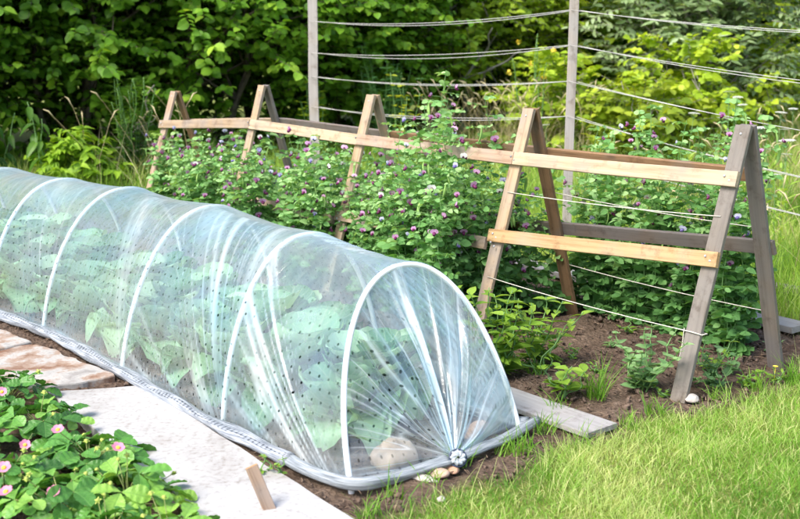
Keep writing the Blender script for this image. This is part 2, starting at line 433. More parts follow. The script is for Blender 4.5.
def film_mat(name='tunnel_film', holes=True, tint=(.91, .985, .985), hz=1.):
    m, nt, out = new_mat(name)
    d = attr(nt, 'tint')
    uv = nt.nodes.new('ShaderNodeUVMap'); uv.uv_map = 'UVMap'
    lw = N(nt, 'ShaderNodeLayerWeight', Blend=.5)
    f3 = math_node(nt, 'POWER', lw.outputs['Facing'], 3.)
    # fine crinkles, long streaks across the film
    mp = N(nt, 'ShaderNodeMapping'); mp.inputs['Scale'].default_value = (9, 2.2, 1); mp.inputs['Rotation'].default_value = (0, 0, .35)
    nt.links.new(uv.outputs[0], mp.inputs[0])
    s1 = N(nt, 'ShaderNodeTexNoise', Scale=1.6, Detail=6., Roughness=.55, Distortion=.6); nt.links.new(mp.outputs[0], s1.inputs['Vector'])
    rd = ramp(nt, s1.outputs[0], [(.44, (0, 0, 0)), (.52, (1, 1, 1)), (.60, (0, 0, 0))])
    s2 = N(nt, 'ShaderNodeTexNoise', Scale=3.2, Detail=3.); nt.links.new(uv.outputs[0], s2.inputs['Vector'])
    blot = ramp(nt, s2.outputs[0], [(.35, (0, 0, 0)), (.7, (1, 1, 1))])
    den = math_node(nt, 'ADD', d, math_node(nt, 'MULTIPLY', rd, .05))
    den = math_node(nt, 'ADD', den, math_node(nt, 'MULTIPLY', blot, .10))
    den = math_node(nt, 'ADD', den, math_node(nt, 'MULTIPLY', f3, .34))
    den = math_node(nt, 'MULTIPLY', den, hz)
    den = math_node(nt, 'MINIMUM', den, .93)
    bp = N(nt, 'ShaderNodeBump', Strength=.5, Distance=.012); nt.links.new(s1.outputs[0], bp.inputs['Height'])
    df = N(nt, 'ShaderNodeBsdfDiffuse'); hc = mixc(nt, blot, (.92, .96, .98), (.55, .80, .98)); nt.links.new(hc, df.inputs[0])  # light-blue blotches paint sky reflection into the haze colour
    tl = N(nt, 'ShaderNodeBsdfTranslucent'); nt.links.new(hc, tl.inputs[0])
    for x in (df, tl): nt.links.new(bp.outputs[0], x.inputs['Normal'])
    hzm = N(nt, 'ShaderNodeMixShader', Fac=.5); nt.links.new(df.outputs[0], hzm.inputs[1]); nt.links.new(tl.outputs[0], hzm.inputs[2])
    tr = N(nt, 'ShaderNodeBsdfTransparent'); tr.inputs[0].default_value = (*tint, 1)
    mx = N(nt, 'ShaderNodeMixShader'); nt.links.new(den, mx.inputs[0])
    nt.links.new(tr.outputs[0], mx.inputs[1]); nt.links.new(hzm.outputs[0], mx.inputs[2])
    gl = N(nt, 'ShaderNodeBsdfGlossy', Roughness=.13); nt.links.new(bp.outputs[0], gl.inputs['Normal'])
    lw2 = N(nt, 'ShaderNodeLayerWeight', Blend=.5); nt.links.new(bp.outputs[0], lw2.inputs['Normal'])
    fr = math_node(nt, 'ADD', .075, math_node(nt, 'MULTIPLY', math_node(nt, 'POWER', lw2.outputs['Facing'], 3.), .45), clamp=True)
    mg = N(nt, 'ShaderNodeMixShader'); nt.links.new(fr, mg.inputs[0])
    nt.links.new(mx.outputs[0], mg.inputs[1]); nt.links.new(gl.outputs[0], mg.inputs[2])
    sh = mg.outputs[0]
    if holes:
        sp = N(nt, 'ShaderNodeSeparateXYZ'); nt.links.new(uv.outputs[0], sp.inputs[0])
        row = math_node(nt, 'DIVIDE', sp.outputs[1], .045)
        fl = math_node(nt, 'FLOOR', row)
        par = math_node(nt, 'MULTIPLY', math_node(nt, 'MODULO', math_node(nt, 'ABSOLUTE', fl), 2.), .5)
        cx = math_node(nt, 'ADD', math_node(nt, 'DIVIDE', sp.outputs[0], .056), par)
        dx = math_node(nt, 'MULTIPLY', math_node(nt, 'SUBTRACT', math_node(nt, 'FRACT', cx), .5), .056)
        dy = math_node(nt, 'MULTIPLY', math_node(nt, 'SUBTRACT', math_node(nt, 'FRACT', row), .5), .045)
        dd = math_node(nt, 'SQRT', math_node(nt, 'ADD', math_node(nt, 'MULTIPLY', dx, dx), math_node(nt, 'MULTIPLY', dy, dy)))
        hm = math_node(nt, 'LESS_THAN', dd, math_node(nt, 'ADD', .0042, math_node(nt, 'MULTIPLY', s2.outputs[0], .0026)))
        ht = N(nt, 'ShaderNodeBsdfTransparent'); ht.inputs[0].default_value = (.10, .15, .18, 1)
        arcf = ramp(nt, math_node(nt, 'DIVIDE', sp.outputs[1], 1.75), [(.30, (1, 1, 1)), (.42, (.3, .3, .3)), (.62, (.3, .3, .3)), (.75, (.8, .8, .8))])
        hm = math_node(nt, 'MULTIPLY', hm, arcf)
        wn = N(nt, 'ShaderNodeTexWhiteNoise'); cbn = N(nt, 'ShaderNodeCombineXYZ')
        nt.links.new(math_node(nt, 'FLOOR', cx), cbn.inputs[0]); nt.links.new(fl, cbn.inputs[1]); nt.links.new(cbn.outputs[0], wn.inputs['Vector'])
        s5 = N(nt, 'ShaderNodeTexNoise', Scale=2.1, Detail=2.); nt.links.new(uv.outputs[0], s5.inputs['Vector'])
        patch = ramp(nt, s5.outputs[0], [(.36, (.4, .4, .4)), (.55, (1, 1, 1))])
        hm = math_node(nt, 'MULTIPLY', hm, math_node(nt, 'MULTIPLY', patch, math_node(nt, 'ADD', .45, math_node(nt, 'MULTIPLY', wn.outputs['Value'], .55))))
        mh = N(nt, 'ShaderNodeMixShader'); nt.links.new(hm, mh.inputs[0])
        nt.links.new(sh, mh.inputs[1]); nt.links.new(ht.outputs[0], mh.inputs[2]); sh = mh.outputs[0]
    nt.links.new(sh, out.inputs[0])
    return m


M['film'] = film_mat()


def roll_mat(name, cols, holes):
    m, nt, out = new_mat(name)
    uv = nt.nodes.new('ShaderNodeUVMap'); uv.uv_map = 'UVMap'
    mp = N(nt, 'ShaderNodeMapping'); mp.inputs['Scale'].default_value = (3, 9, 1)
    nt.links.new(uv.outputs[0], mp.inputs[0])
    a = N(nt, 'ShaderNodeTexNoise', Scale=3., Detail=6.); nt.links.new(mp.outputs[0], a.inputs['Vector'])
    c = ramp(nt, a.outputs[0], list(zip((.3, .5, .72), cols)))
    # rows of punched holes seen through the layers
    sp = N(nt, 'ShaderNodeSeparateXYZ'); nt.links.new(uv.outputs[0], sp.inputs[0])
    fx = math_node(nt, 'ABSOLUTE', math_node(nt, 'SUBTRACT', math_node(nt, 'FRACT', math_node(nt, 'DIVIDE', sp.outputs[0], .028)), .5))
    fy = math_node(nt, 'ABSOLUTE', math_node(nt, 'SUBTRACT', math_node(nt, 'FRACT', math_node(nt, 'MULTIPLY', sp.outputs[1], 3.)), .5))
    hm = math_node(nt, 'MULTIPLY', math_node(nt, 'LESS_THAN', fx, .2), math_node(nt, 'LESS_THAN', fy, .16))
    hm = math_node(nt, 'MULTIPLY', hm, ramp(nt, a.outputs[0], [(.45, (1, 1, 1)), (.62, (0, 0, 0))]))
    c = mixc(nt, math_node(nt, 'MULTIPLY', hm, holes), c, (.05, .055, .07))
    bs = N(nt, 'ShaderNodeBsdfPrincipled', Roughness=.25); nt.links.new(c, bs.inputs['Base Color'])
    bp = N(nt, 'ShaderNodeBump', Strength=.8, Distance=.01); nt.links.new(a.outputs[0], bp.inputs['Height'])
    nt.links.new(bp.outputs[0], bs.inputs['Normal'])
    tr = N(nt, 'ShaderNodeBsdfTransparent')
    mx = N(nt, 'ShaderNodeMixShader', Fac=.2)
    nt.links.new(bs.outputs[0], mx.inputs[1]); nt.links.new(tr.outputs[0], mx.inputs[2])
    nt.links.new(mx.outputs[0], out.inputs[0])
    return m


M['roll'] = roll_mat('rolled_film', ((.16, .18, .21), (.36, .39, .43), (.68, .71, .75)), .8)
M['hem'] = roll_mat('hem_film', ((.16, .18, .20), (.36, .40, .43), (.62, .65, .67)), .0)


def ground_mat():
    m, nt, out = new_mat('garden_ground')
    tc = N(nt, 'ShaderNodeTexCoord'); soil = attr(nt, 'tint')
    n1 = N(nt, 'ShaderNodeTexNoise', Scale=2.5, Detail=8., Roughness=.6)
    n2 = N(nt, 'ShaderNodeTexNoise', Scale=28., Detail=8., Roughness=.7)
    n3 = N(nt, 'ShaderNodeTexNoise', Scale=.7, Detail=4.)
    vo = N(nt, 'ShaderNodeTexVoronoi', Scale=55.)
    for n in (n1, n2, n3, vo): nt.links.new(tc.outputs['Object'], n.inputs['Vector'])
    s = ramp(nt, n2.outputs[0], [(.28, (.042, .028, .020)), (.48, (.12, .080, .058)), (.66, (.22, .16, .12)), (.8, (.34, .27, .21))])
    s = mixc(nt, ramp(nt, n1.outputs[0], [(.42, (0, 0, 0)), (.68, (.6, .6, .6))]), s, (.24, .175, .125))
    g = ramp(nt, n2.outputs[0], [(.3, (.09, .13, .02)), (.5, (.20, .25, .05)), (.72, (.36, .34, .15))])
    g = mixc(nt, ramp(nt, n3.outputs[0], [(.4, (0, 0, 0)), (.65, (.6, .6, .6))]), g, (.22, .24, .07))
    c = mixc(nt, soil, g, s)
    bs = N(nt, 'ShaderNodeBsdfPrincipled', Roughness=.95); bs.inputs['Specular IOR Level'].default_value = .1
    nt.links.new(c, bs.inputs['Base Color'])
    h = math_node(nt, 'ADD', n2.outputs[0], math_node(nt, 'MULTIPLY', vo.outputs['Distance'], .5))
    bp = N(nt, 'ShaderNodeBump', Strength=1., Distance=.025); nt.links.new(h, bp.inputs['Height'])
    nt.links.new(bp.outputs[0], bs.inputs['Normal']); nt.links.new(bs.outputs[0], out.inputs[0])
    return m


M['ground'] = ground_mat()

# ------------------------------------------------------------------ ground
LB = np.array([(-1.3, 2.2), (-.6, 2.95), (-.2, 3.33), (0., 3.52), (.2, 3.60), (.53, 3.98), (.86, 4.22), (1.25, 4.5), (1.75, 4.78), (1.95, 5.1), (2.3, 5.7)])


_HT = np.random.default_rng(99).uniform(-1, 1, (256, 256))


def vnoise(x, y, sc, seed=0.):
    """smooth value noise on arrays"""
    x = np.asarray(x, float) * sc + seed * 7.3; y = np.asarray(y, float) * sc - seed * 3.1
    xi = np.floor(x).astype(int); yi = np.floor(y).astype(int)
    fx = x - xi; fy = y - yi; fx = fx * fx * (3 - 2 * fx); fy = fy * fy * (3 - 2 * fy)
    h = lambda a, b: _HT[a % 256, b % 256]
    return (h(xi, yi) * (1 - fx) + h(xi + 1, yi) * fx) * (1 - fy) + (h(xi, yi + 1) * (1 - fx) + h(xi + 1, yi + 1) * fx) * fy


def soil_mask(x, y):
    """1 = bare soil, 0 = grass"""
    x = np.asarray(x, float); y = np.asarray(y, float)
    u, v = toUV(x, y)
    e = .08 * vnoise(x, y, 4.) + .05 * vnoise(x, y, 11., 5.)
    lawn = np.clip((np.interp(x, LB[:, 0], LB[:, 1]) + e - y) / .16 + .3, 0, 1)
    lawn = np.where(x < -.9, 0., lawn)
    lawn = np.where((x > 2.3) | (y < 2.0), 1., lawn)
    mead = np.clip((v - 5.35 - .15 * vnoise(x, y, 2.5, 3.) - e) / .2 + .5, 0, 1)
    far = np.clip((u - 9.0 - e) / .3, 0, 1)
    lft = np.clip((-1.2 - v) / .3, 0, 1)
    return 1. - np.maximum(np.maximum(lawn, mead), np.maximum(far, lft))


def ground_z(x, y):
    s_ = soil_mask(x, y)
    z = -.012 + s_ * (.014 * vnoise(x, y, 7.) + .011 * vnoise(x, y, 19., 2.) + .007 * vnoise(x, y, 45., 4.))
    return np.where(x * x + (y - 5) ** 2 > 120, 0., z)


def build_ground():
    def axis(lo, hi, a, b, step):
        near = np.arange(a, b + 1e-6, step)
        left = a - np.cumsum(step * 1.25 ** np.arange(1, 60)); left = left[left > lo]
        right = b + np.cumsum(step * 1.25 ** np.arange(1, 60)); right = right[right < hi]
        return np.concatenate(([lo], left[::-1], near, right, [hi]))
    xs = axis(-900, 900, -3.2, 3.4, .03); ys = axis(-200, 1500, 2.4, 8.4, .03)
    X, Y = [a.ravel() for a in np.meshgrid(xs, ys, indexing='ij')]
    V = np.stack([X, Y, ground_z(X, Y)], 1)
    T = np.where((np.abs(X) < 30) & (Y > -10) & (Y < 40), soil_mask(X, Y), 0.)
    mb = MB(); F = grid_faces(len(xs), len(ys))
    mb.add(V, F, np.array(T))
    o = mb.build('ground', M['ground']); tag(o, kind='structure')
    return o


build_ground()


# ------------------------------------------------------------------ boards
def board(name, p0, p1, width, thick, nhint, mat, parent, warp=.004, taper=None, bev=.002, cuts=10, endmat=None):
    """a sawn board from p0 to p1 (parent space): length on local x, width on y, thickness on z (towards nhint)"""
    p0 = Vector(p0); p1 = Vector(p1); L = (p1 - p0).length
    X = (p1 - p0).normalized(); Z = Vector(nhint); Z = (Z - X * Z.dot(X)).normalized(); Y = Z.cross(X)
    sec = []
    w, t = width / 2, thick / 2
    for sx, sy in ((1, 1), (-1, 1), (-1, -1), (1, -1)):
        c = [(sx * w, sy * (t - bev)), (sx * (w - bev), sy * t)]
        if sx * sy < 0: c.reverse()
        sec += c
    sec = np.array(sec); n = len(sec)
    V = []; F = []
    sd = random.random() * 50
    for i in range(cuts + 1):
        f = i / cuts; x = f * L
        k = 1. if taper is None else 1 + (taper - 1) * f
        oy = warp * noise.noise(Vector((x * 1.3, sd, 0))); oz = warp * noise.noise(Vector((x * 1.3, sd, 9)))
        for (a, b) in sec:
            V.append((x, a * k + oy + .0012 * noise.noise(Vector((x * 14, a * 60, sd))), b + oz))
    for i in range(cuts):
        for j in range(n):
            a = i * n + j; b = i * n + (j + 1) % n
            F += [(a, a + n, b + n), (a, b + n, b)]
    nf = len(F)
    for base, rev in ((0, False), (cuts * n, True)):
        for j in range(1, n - 1):
            tri = (base, base + j, base + j + 1)
            F.append(tri[::-1] if rev else tri)
    mb = MB(); mb.add(V, F[:nf], .5); mb.F.append(np.array(F[nf:])); mb.M.append(np.full(len(F) - nf, 1 if endmat else 0))
    o = mb.build(name, [mat, endmat] if endmat else mat, parent, smooth=False)
    m = Matrix((X, Y, Z)).transposed().to_4x4(); m.translation = p0
    o.matrix_basis = m
    return o


# ------------------------------------------------------------------ the A-frame trellis
TV = 4.26
FR = [dict(u=2.80, h=1.18, l='grey', r='greydark'), dict(u=4.11, h=1.18, l='tan', r='brown'),
      dict(u=5.47, h=1.19, l='tan', r='tan'), dict(u=6.74, h=1.20, l='tan', r='greydark'),
      dict(u=8.06, h=1.10, l='pink', r='brown')]
trellis = empty('pea_trellis', W(0, TV), ROWROT, 'long wooden trellis of five A-frames joined by rails in the pea row', 'trellis')
SP = .365      # foot splay
TH = .022


def legline(side, h, z):
    """v offset of leg centre line at height z"""
    return side * (SP * (1 - z / h) + .014)


def nail(mb, p, n):
    P = np.array(p); n = np.array(n)
    nb = MB(); tube(nb, [P - n * .002, P + n * .0035], [.006, .005], 8)
    nb.build('nail', M['nail'], trellis)


nails = MB()
for f in FR:
    u, h = f['u'], f['h']
    for side, key in ((-1, 'l'), (1, 'r')):
        p0 = (legline(side, h, -.06), u, -.06); p1 = (legline(side, h, h), u, h)
        nh = (side * h, 0, SP)
        board('leg', p0, p1, .079, TH, nh, M[f[key]], trellis, .003)
    # short block inside the apex is hidden: legs meet in a butt joint
    nv = np.array((-1, 0, SP / h)); nv = nv / np.linalg.norm(nv)
    zz = h - .035
    nail(nails, (legline(-1, h, zz) - TH / 2 * 1.0, u, zz), nv)


def rail(side, f0, f1, z0, z1, width, mat, e0=.05, e1=.05, name='rail'):
    """rail nailed on the outer face of the legs of frame f0..f1"""
    a, b = FR[f0], FR[f1]
    pts = []
    ang = math.atan2(SP, 1.18)
    off = (TH / 2 + .011 + .0015)
    for f, z in ((a, z0), (b, z1)):
        v = legline(side, f['h'], z) + side * off * math.cos(ang)
        pts.append(Vector((v, f['u'], z + off * math.sin(ang))))
    d = (pts[1] - pts[0]).normalized()
    p0 = pts[0] - d * e0; p1 = pts[1] + d * e1
    board(name, p0, p1, width, .022, (side * 1.18, 0, SP), M[mat], trellis, .005, cuts=16)
    n = np.array((side * 1.18, 0, SP)); n = n / np.linalg.norm(n)
    for p in pts:
        for dy in (-.012, .014):
            nail(nails, np.array(p) + n * .011 + np.array((0, dy, .010 if dy > 0 else -.008)), n)


ml = .0015
rail(-1, 0, 1, .945, .915, .068, 'fresh', .047, -ml)
rail(-1, 1, 2, .915, .912, .068, 'pink', -ml, -ml)
rail(-1, 2, 3, .912, .925, .068, 'fresh', -ml, -ml)
rail(-1, 3, 4, .925, .835, .064, 'tan', -ml, .05)
rail(1, 0, 1, .945, .93, .066, 'brown', .02, -ml)
rail(1, 1, 2, .93, .925, .066, 'brown', -ml, -ml)
rail(1, 2, 3, .925, .925, .066, 'darkgrey', -ml, -ml)
rail(1, 3, 4, .925, .835, .064, 'tan', -ml, .05)
rail(-1, 0, 1, .60, .515, .068, 'orange', .045, .05)
rail(1, 0, 1, .60, .50, .07, 'darkgrey', .05, .25)
rail(-1, 1, 2, .47, .45, .066, 'tan', -.06, .05)
rail(-1, 2, 3, .42, .42, .066, 'tan', -.06, .05)
rail(1, 1, 2, .46, .45, .066, 'brown', -.26, .05)


def string_part(name, pts, r, mat, parent, sag=.0, sub=8):
    P = []
    for i in range(len(pts) - 1):
        a = np.array(pts[i], float); b = np.array(pts[i + 1], float)
        for k in range(sub):
            t = k / sub
            p = a + (b - a) * t; p[2] -= sag * 4 * t * (1 - t); P.append(p)
    P.append(np.array(pts[-1], float))
    mb = MB(); tube(mb, P, r, 5)
    return mb.build(name, mat, parent)


def outer(side, f, z, extra=.016):
    return (legline(side, f['h'], z) + side * extra, f['u'], z)


for side, zs in ((-1, (.29, .77)), (1, (.30, .72))):
    for z in zs:
        string_part('string', [outer(side, f, z + .02 * ((i * 37 + int(z * 100)) % 3 - 1)) for i, f in enumerate(FR)][:2], .0022, M['string'], trellis, .012)
f = FR[0]
string_part('string', [(legline(-1, 1.18, .29) - .017, 2.845, .30), (legline(-1, 1.18, .29) - .022, 2.848, .22), (legline(-1, 1.18, .2) - .02, 2.84, .17)], .0022, M['string'], trellis, 0, 4)
mb = MB()
v0 = legline(-1, 1.18, .29)
tube(mb, [(v0 - .018, 2.752, .288), (v0 - .02, 2.80, .291), (v0 - .018, 2.848, .289), (v0 + .02, 2.85, .286), (v0 + .02, 2.75, .286), (v0 - .018, 2.752, .288)], .003, 5)
mb.build('string_loop', M['string'], trellis)

# ------------------------------------------------------------------ wire fence behind the peas
FV = 6.03
fence = empty('wire_fence', W(0, FV), ROWROT, 'two tall pale posts strung with sagging doubled wires behind the trellis', 'fence')
POSTS = [(8.66, .088, .034, 2.35), (5.42, .064, .034, 2.3), (2.2, .08, .04, 2.2)]
for (u, w_, t_, h_) in POSTS:
    board('post', (0, u, -.1), (.0, u, h_), w_, t_, (-.62, -.78, 0), M['post'], fence, .012, cuts=14)
# wires: heights on the left post, right post, and the post out of frame (row-plane heights)
WZ = [(1.66, 1.725, 1.55, .055), (1.37, 1.48, 1.22, .045), (1.15, 1.225, .90, .045), (.87, .975, .62, .05), (.66, .70, .40, .03)]
for (a, b, c, sg) in WZ:
    for k in (0, 1):
        dz = (.0 if k == 0 else random.uniform(.008, .035))
        dv = -.03 if k == 0 else .03
        pl = (dv, POSTS[0][0], a); pm = (dv, POSTS[1][0], b); pr = (dv, POSTS[2][0], c)
        string_part('wire', [pl, pm], .0025, M['wire'], fence, sg + dz, 18)
        string_part('wire', [pm, pr], .0023, M['wire'], fence, sg * .8 + dz * .8, 14)

# ------------------------------------------------------------------ the film tunnel
# each hoop: u, centre v, half width, height, lean along u per height, lean along v per height, roundness
HOOPS = np.array([(2.945, 2.609, .438, .69, .53, .154, 1.04), (3.797, 2.575, .425, .748, .05, .06, 1.12), (4.687, 2.564, .442, .748, .085, .15, 1.08),
                  (5.64, 2.555, .435, .738, .03, .14, 1.0), (6.25, 2.49, .445, .74, -.04, .05, 1.05), (7.1, 2.45, .44, .72, 0, .05, 1.05), (8.0, 2.41, .44, .72, .02, .03, 1.05)])
HU = HOOPS[:, 0]


def tv0(u): return np.interp(u, HOOPS[:, 0], HOOPS[:, 1])


tunnel = empty('row_tunnel', W(2.97, 2.615), ROWROT, 'clear perforated film tunnel on white hoops gathered at its near end', 'row cover')
OV, OU = 2.615, 2.97


def hoop_curve(hp, th, inset=0.):
    """points (v, u, z) of a hoop in the tunnel's own frame"""
    u, v0, w, h, lean, skew, e = hp
    c = np.cos(th); s_ = np.clip(np.sin(th), 0, 1)
    z = s_ ** e * (h - inset)
    return np.stack([v0 - OV + np.sign(c) * np.abs(c) ** .92 * (w - inset) + skew * z, u - OU + lean * z, z], -1)


for hp in HOOPS:
    P = hoop_curve(hp, PI * (1 - np.arange(49) / 48), .013)
    P = np.vstack([P[0] - (0, 0, .1), P, P[-1] - (0, 0, .1)])
    mb = MB(); tube(mb, P, .0115, 8)
    mb.build('hoop', M['hoop'], tunnel)

# body film
def ridged(a, p=3.):
    return np.clip(1 - np.abs(a) * 2.2, 0, 1) ** p


mb = MB()
NU, NT = 620, 150
us = np.linspace(HU[0], HU[-1], NU)
kk = np.clip(np.searchsorted(HU, us + 1e-9, side='right') - 1, 0, len(HU) - 2)
HUa = HU
t = (us - HUa[kk]) / (HUa[kk + 1] - HUa[kk])
th = PI * (1 - np.arange(NT) / (NT - 1))
CUR = np.stack([hoop_curve(hp, th) for hp in HOOPS])
Tm, Qm = np.meshgrid(t, np.arange(NT) / (NT - 1), indexing='ij'); Um = np.repeat(us[:, None], NT, 1); Km = np.repeat(kk[:, None], NT, 1)
sth = np.sin(th); sth[0] = sth[-1] = 0
sag = np.sin(PI * Tm) ** .8
arcm = (0.5 - np.abs(Qm - .5)) * 1.75                     # arc length up from the nearer edge
a_near = (Um - HUa[Km]); a_far = HUa[Km + 1] - Um
phi = np.arctan2(arcm + .03, a_near + .03); rad_ = np.hypot(arcm, a_near)
phi2 = np.arctan2(arcm + .03, a_far + .03)
sd_ = Km * 5.3 + (Qm > .5) * 17.7
# tension folds: long, nearly straight, from the far hoop's crown down towards the near hoop's foot
fan = np.arctan2(arcm + .25, a_near + .22); frad = np.hypot(arcm + .25, a_near + .22)
pk = vnoise(fan * 4 + sd_, frad * .5 + sd_, 1., 8.)
per = np.clip(pk * 1.6 + .45, .05, 1)
S1 = ridged(vnoise(fan * 15 + sd_, frad * .5 + sd_, 1., 1.), 2.2)
S2 = ridged(vnoise(fan * 38 + sd_, frad * .8 + sd_, 1., 2.), 4)
S3 = ridged(vnoise(phi2 * 9 + sd_, rad_ * 1.2 + sd_, 1., 3.), 5) * .25
bayk = np.array([1.1, .62, .28, .22, .25, .25, .25])[Km]
str_ = bayk * ((S1 + .8 * S2) * per + S3 * np.clip(pk + .3, 0, 1)) * (.45 + .55 * sag)
broad = vnoise(Um * 2.1 + arcm * 1.5, arcm * 2.2 - Um, 1.3, 11.)
shrink = 1 - .026 * sag * (.35 + .65 * sth[None, :])
disp = sag * (.008 * broad) + .014 * str_ * np.clip(arcm * 6, 0, 1) * sag * np.clip(1.15 - arcm, .2, 1)
fac = shrink + disp
Pm = CUR[kk] * (1 - t)[:, None, None] + CUR[kk + 1] * t[:, None, None]
cv = (tv0(us) - OV)[:, None]
Xm = cv + (Pm[..., 0] - cv) * fac; Zm = Pm[..., 2] * fac; Ym = Pm[..., 1]
dl = np.hypot(np.diff(Xm, axis=1), np.diff(Zm, axis=1)); arcl = np.concatenate([np.zeros((NU, 1)), np.cumsum(dl, 1)], 1)
V = np.stack([Xm, Ym, Zm], -1).reshape(-1, 3)
low = np.clip(1 - Zm / .1, 0, 1)
T = .08 + .78 * np.clip(str_, 0, 1.1) + .11 * np.clip(broad + .1, 0, 1) + .12 * low + .16 * np.clip((Qm - .34) / .18, 0, 1)  # specular streaks along the folds are painted in as whiter haze
mb.add(V, grid_faces(NU, NT), T.ravel(), np.stack([Ym + OU, arcl], -1).reshape(-1, 2))
# near end: film pleated and pulled down to the tie on the ground
TIE = np.array((-.02, -.11, .04))
NTH, NR = 620, 60
I = np.arange(NTH) / (NTH - 1); th = PI * (1 - I); Rr = np.arange(NR) / (NR - 1)
cth, sth = np.cos(th), np.clip(np.sin(th), 0, 1)
P0 = hoop_curve(HOOPS[0], th)
tg0 = np.stack([-np.sin(th), 0 * th, np.cos(th)], 1)
Im, Rm = np.meshgrid(I, Rr, indexing='ij')
n1 = vnoise(Im * 26, Rm * .9, 1., 21.); n2 = vnoise(Im * 62, Rm * 1.3, 1., 22.); n3 = vnoise(Im * 11, Rm * .7, 1., 23.)
b = np.sin(PI * np.minimum(1, Rm * .93 + .02)) ** .7
P = P0[:, None] * (1 - Rm[..., None]) + TIE * Rm[..., None]
P += tg0[:, None] * (np.sin(PI * Rm) * .022 * vnoise(Im * 7, Rm * 2.5, 1., 31.))[..., None]
P[..., 1] -= .03 * np.sin(PI * Rm) * np.sin(PI * (1 - Im)) + b * (.034 * n1 + .014 * n2 + .02 * n3)
tg = np.stack([-np.sin(th), 0 * th, np.cos(th)], 1)
P += tg[:, None] * (b * (.018 * vnoise(Im * 26 + 5, Rm, 1., 24.)) * (1 - .4 * Rm))[..., None]
P[..., 2] = np.maximum(P[..., 2], .012)
cr = ridged(n1, 2.5) * np.clip(n3 * 1.5 + .8, 0, 1.2) + .6 * ridged(n2, 4) + .5 * np.clip(n3, 0, 1)
T = .09 + 1.0 * np.clip(cr, 0, 1.1) * np.clip(.4 + Rm * 1.2, 0, 1) + .5 * np.clip((Rm - .6) / .4, 0, 1) ** 2
U = np.stack([Rm * .55 + 50, Im * 1.75 * (1 - .5 * Rm)], -1)
mb.add(P.reshape(-1, 3), grid_faces(NTH, NR), T.ravel(), U.reshape(-1, 2))
# far end, same idea with fewer pleats
P0 = hoop_curve(HOOPS[-1], PI * (1 - np.arange(120) / 119))
TIE2 = np.array((tv0(8.) - OV, HU[-1] - OU + .2, .03))
V = []; T = []; UVs = []
for i in range(120):
    for j in range(16):
        r = j / 15; p = P0[i] * (1 - r) + TIE2 * r
        p = p + np.array((0, 1, 0)) * (.02 * math.sin(PI * r) * math.sin(i * .9))
        V.append(p); T.append(.2 + .4 * r * r); UVs.append((r + 80, i / 119 * 1.75))
mb.add(V, grid_faces(120, 16)[:, ::-1], np.array(T), UVs)
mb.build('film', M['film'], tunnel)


def roll(pts, r, name, seed, mat='roll'):
    """bunched film edge: an uneven fat roll"""
    P = []
    for i in range(len(pts) - 1):
        a = np.array(pts[i]); b = np.array(pts[i + 1]); n = max(2, int(np.linalg.norm(b - a) / .025))
        for k in range(n): P.append(a + (b - a) * k / n)
    P.append(np.array(pts[-1])); P = np.array(P)
    # smooth
    for _ in range(6): P[1:-1] = (P[:-2] + 2 * P[1:-1] + P[2:]) / 4
    mb = MB(); n = 14; k = len(P)
    P[:, 2] += .008 * np.array([noise.noise(Vector((i * .13, seed, 11))) for i in range(k)])
    P[:, 0] += .016 * np.array([noise.noise(Vector((i * .07, seed, 4))) for i in range(k)])
    rr = np.array([r * (1 + .35 * noise.noise(Vector((i * .11, seed, 0)))) for i in range(k)])
    T = nrm(np.gradient(P, axis=0)); up = np.array((0, 0, 1.)); A = nrm(np.cross(T, up)); B = np.cross(A, T)
    V = []; U = []
    L = np.concatenate(([0], np.cumsum(np.linalg.norm(np.diff(P, axis=0), axis=1))))
    for i in range(k):
        for j in range(n):
            th = 2 * PI * j / n
            f = 1 + .16 * math.sin(3 * th + L[i] * 7 + seed) + .10 * noise.noise(Vector((L[i] * 12, math.cos(th) * 2, math.sin(th) * 2 + seed)))
            V.append(P[i] + rr[i] * f * (math.cos(th) * A[i] * 1.15 + .8 * math.sin(th) * B[i])); U.append((L[i], j / n))
    F = []
    for i in range(k - 1):
        for j in range(n):
            a = i * n + j; b = i * n + (j + 1) % n
            F += [(a, b, b + n), (a, b + n, a + n)]
    V = np.vstack([V, [P[0], P[-1]]]); U += [(0, 0), (L[-1], 0)]
    for j in range(n):
        F += [(k * n, (j + 1) % n, j), (k * n + 1, (k - 1) * n + j, (k - 1) * n + (j + 1) % n)]
    mb.add(V, F, .5, U)
    return mb.build(name, M[mat], tunnel)


lw = .455
roll([(tv0(u) - OV - lw - .02 * math.sin(u * 2.1), u - OU, .022) for u in np.linspace(8., 3.25, 14)], .031, 'rolled_edge', 1.)
roll([(tv0(u) - OV - lw - .02 * math.sin(u * 2.1), u - OU, .022) for u in np.linspace(3.27, 3.02, 4)] + [(-lw + .01, -.065, .024), (-.25, -.09, .024), (-.05, -.12, .03)], .025, 'rolled_edge', 2., 'hem')
roll([(tv0(u) - OV + lw, u - OU, .022) for u in np.linspace(8., 3.0, 14)] + [(lw + .01, -.02, .03)], .026, 'rolled_edge', 4., 'hem')
roll([(.0, -.122, .034), (.25, -.085, .03), (lw - .03, -.04, .03), (lw + .05, -.03, .036)], .021, 'rolled_edge', 7., 'hem')
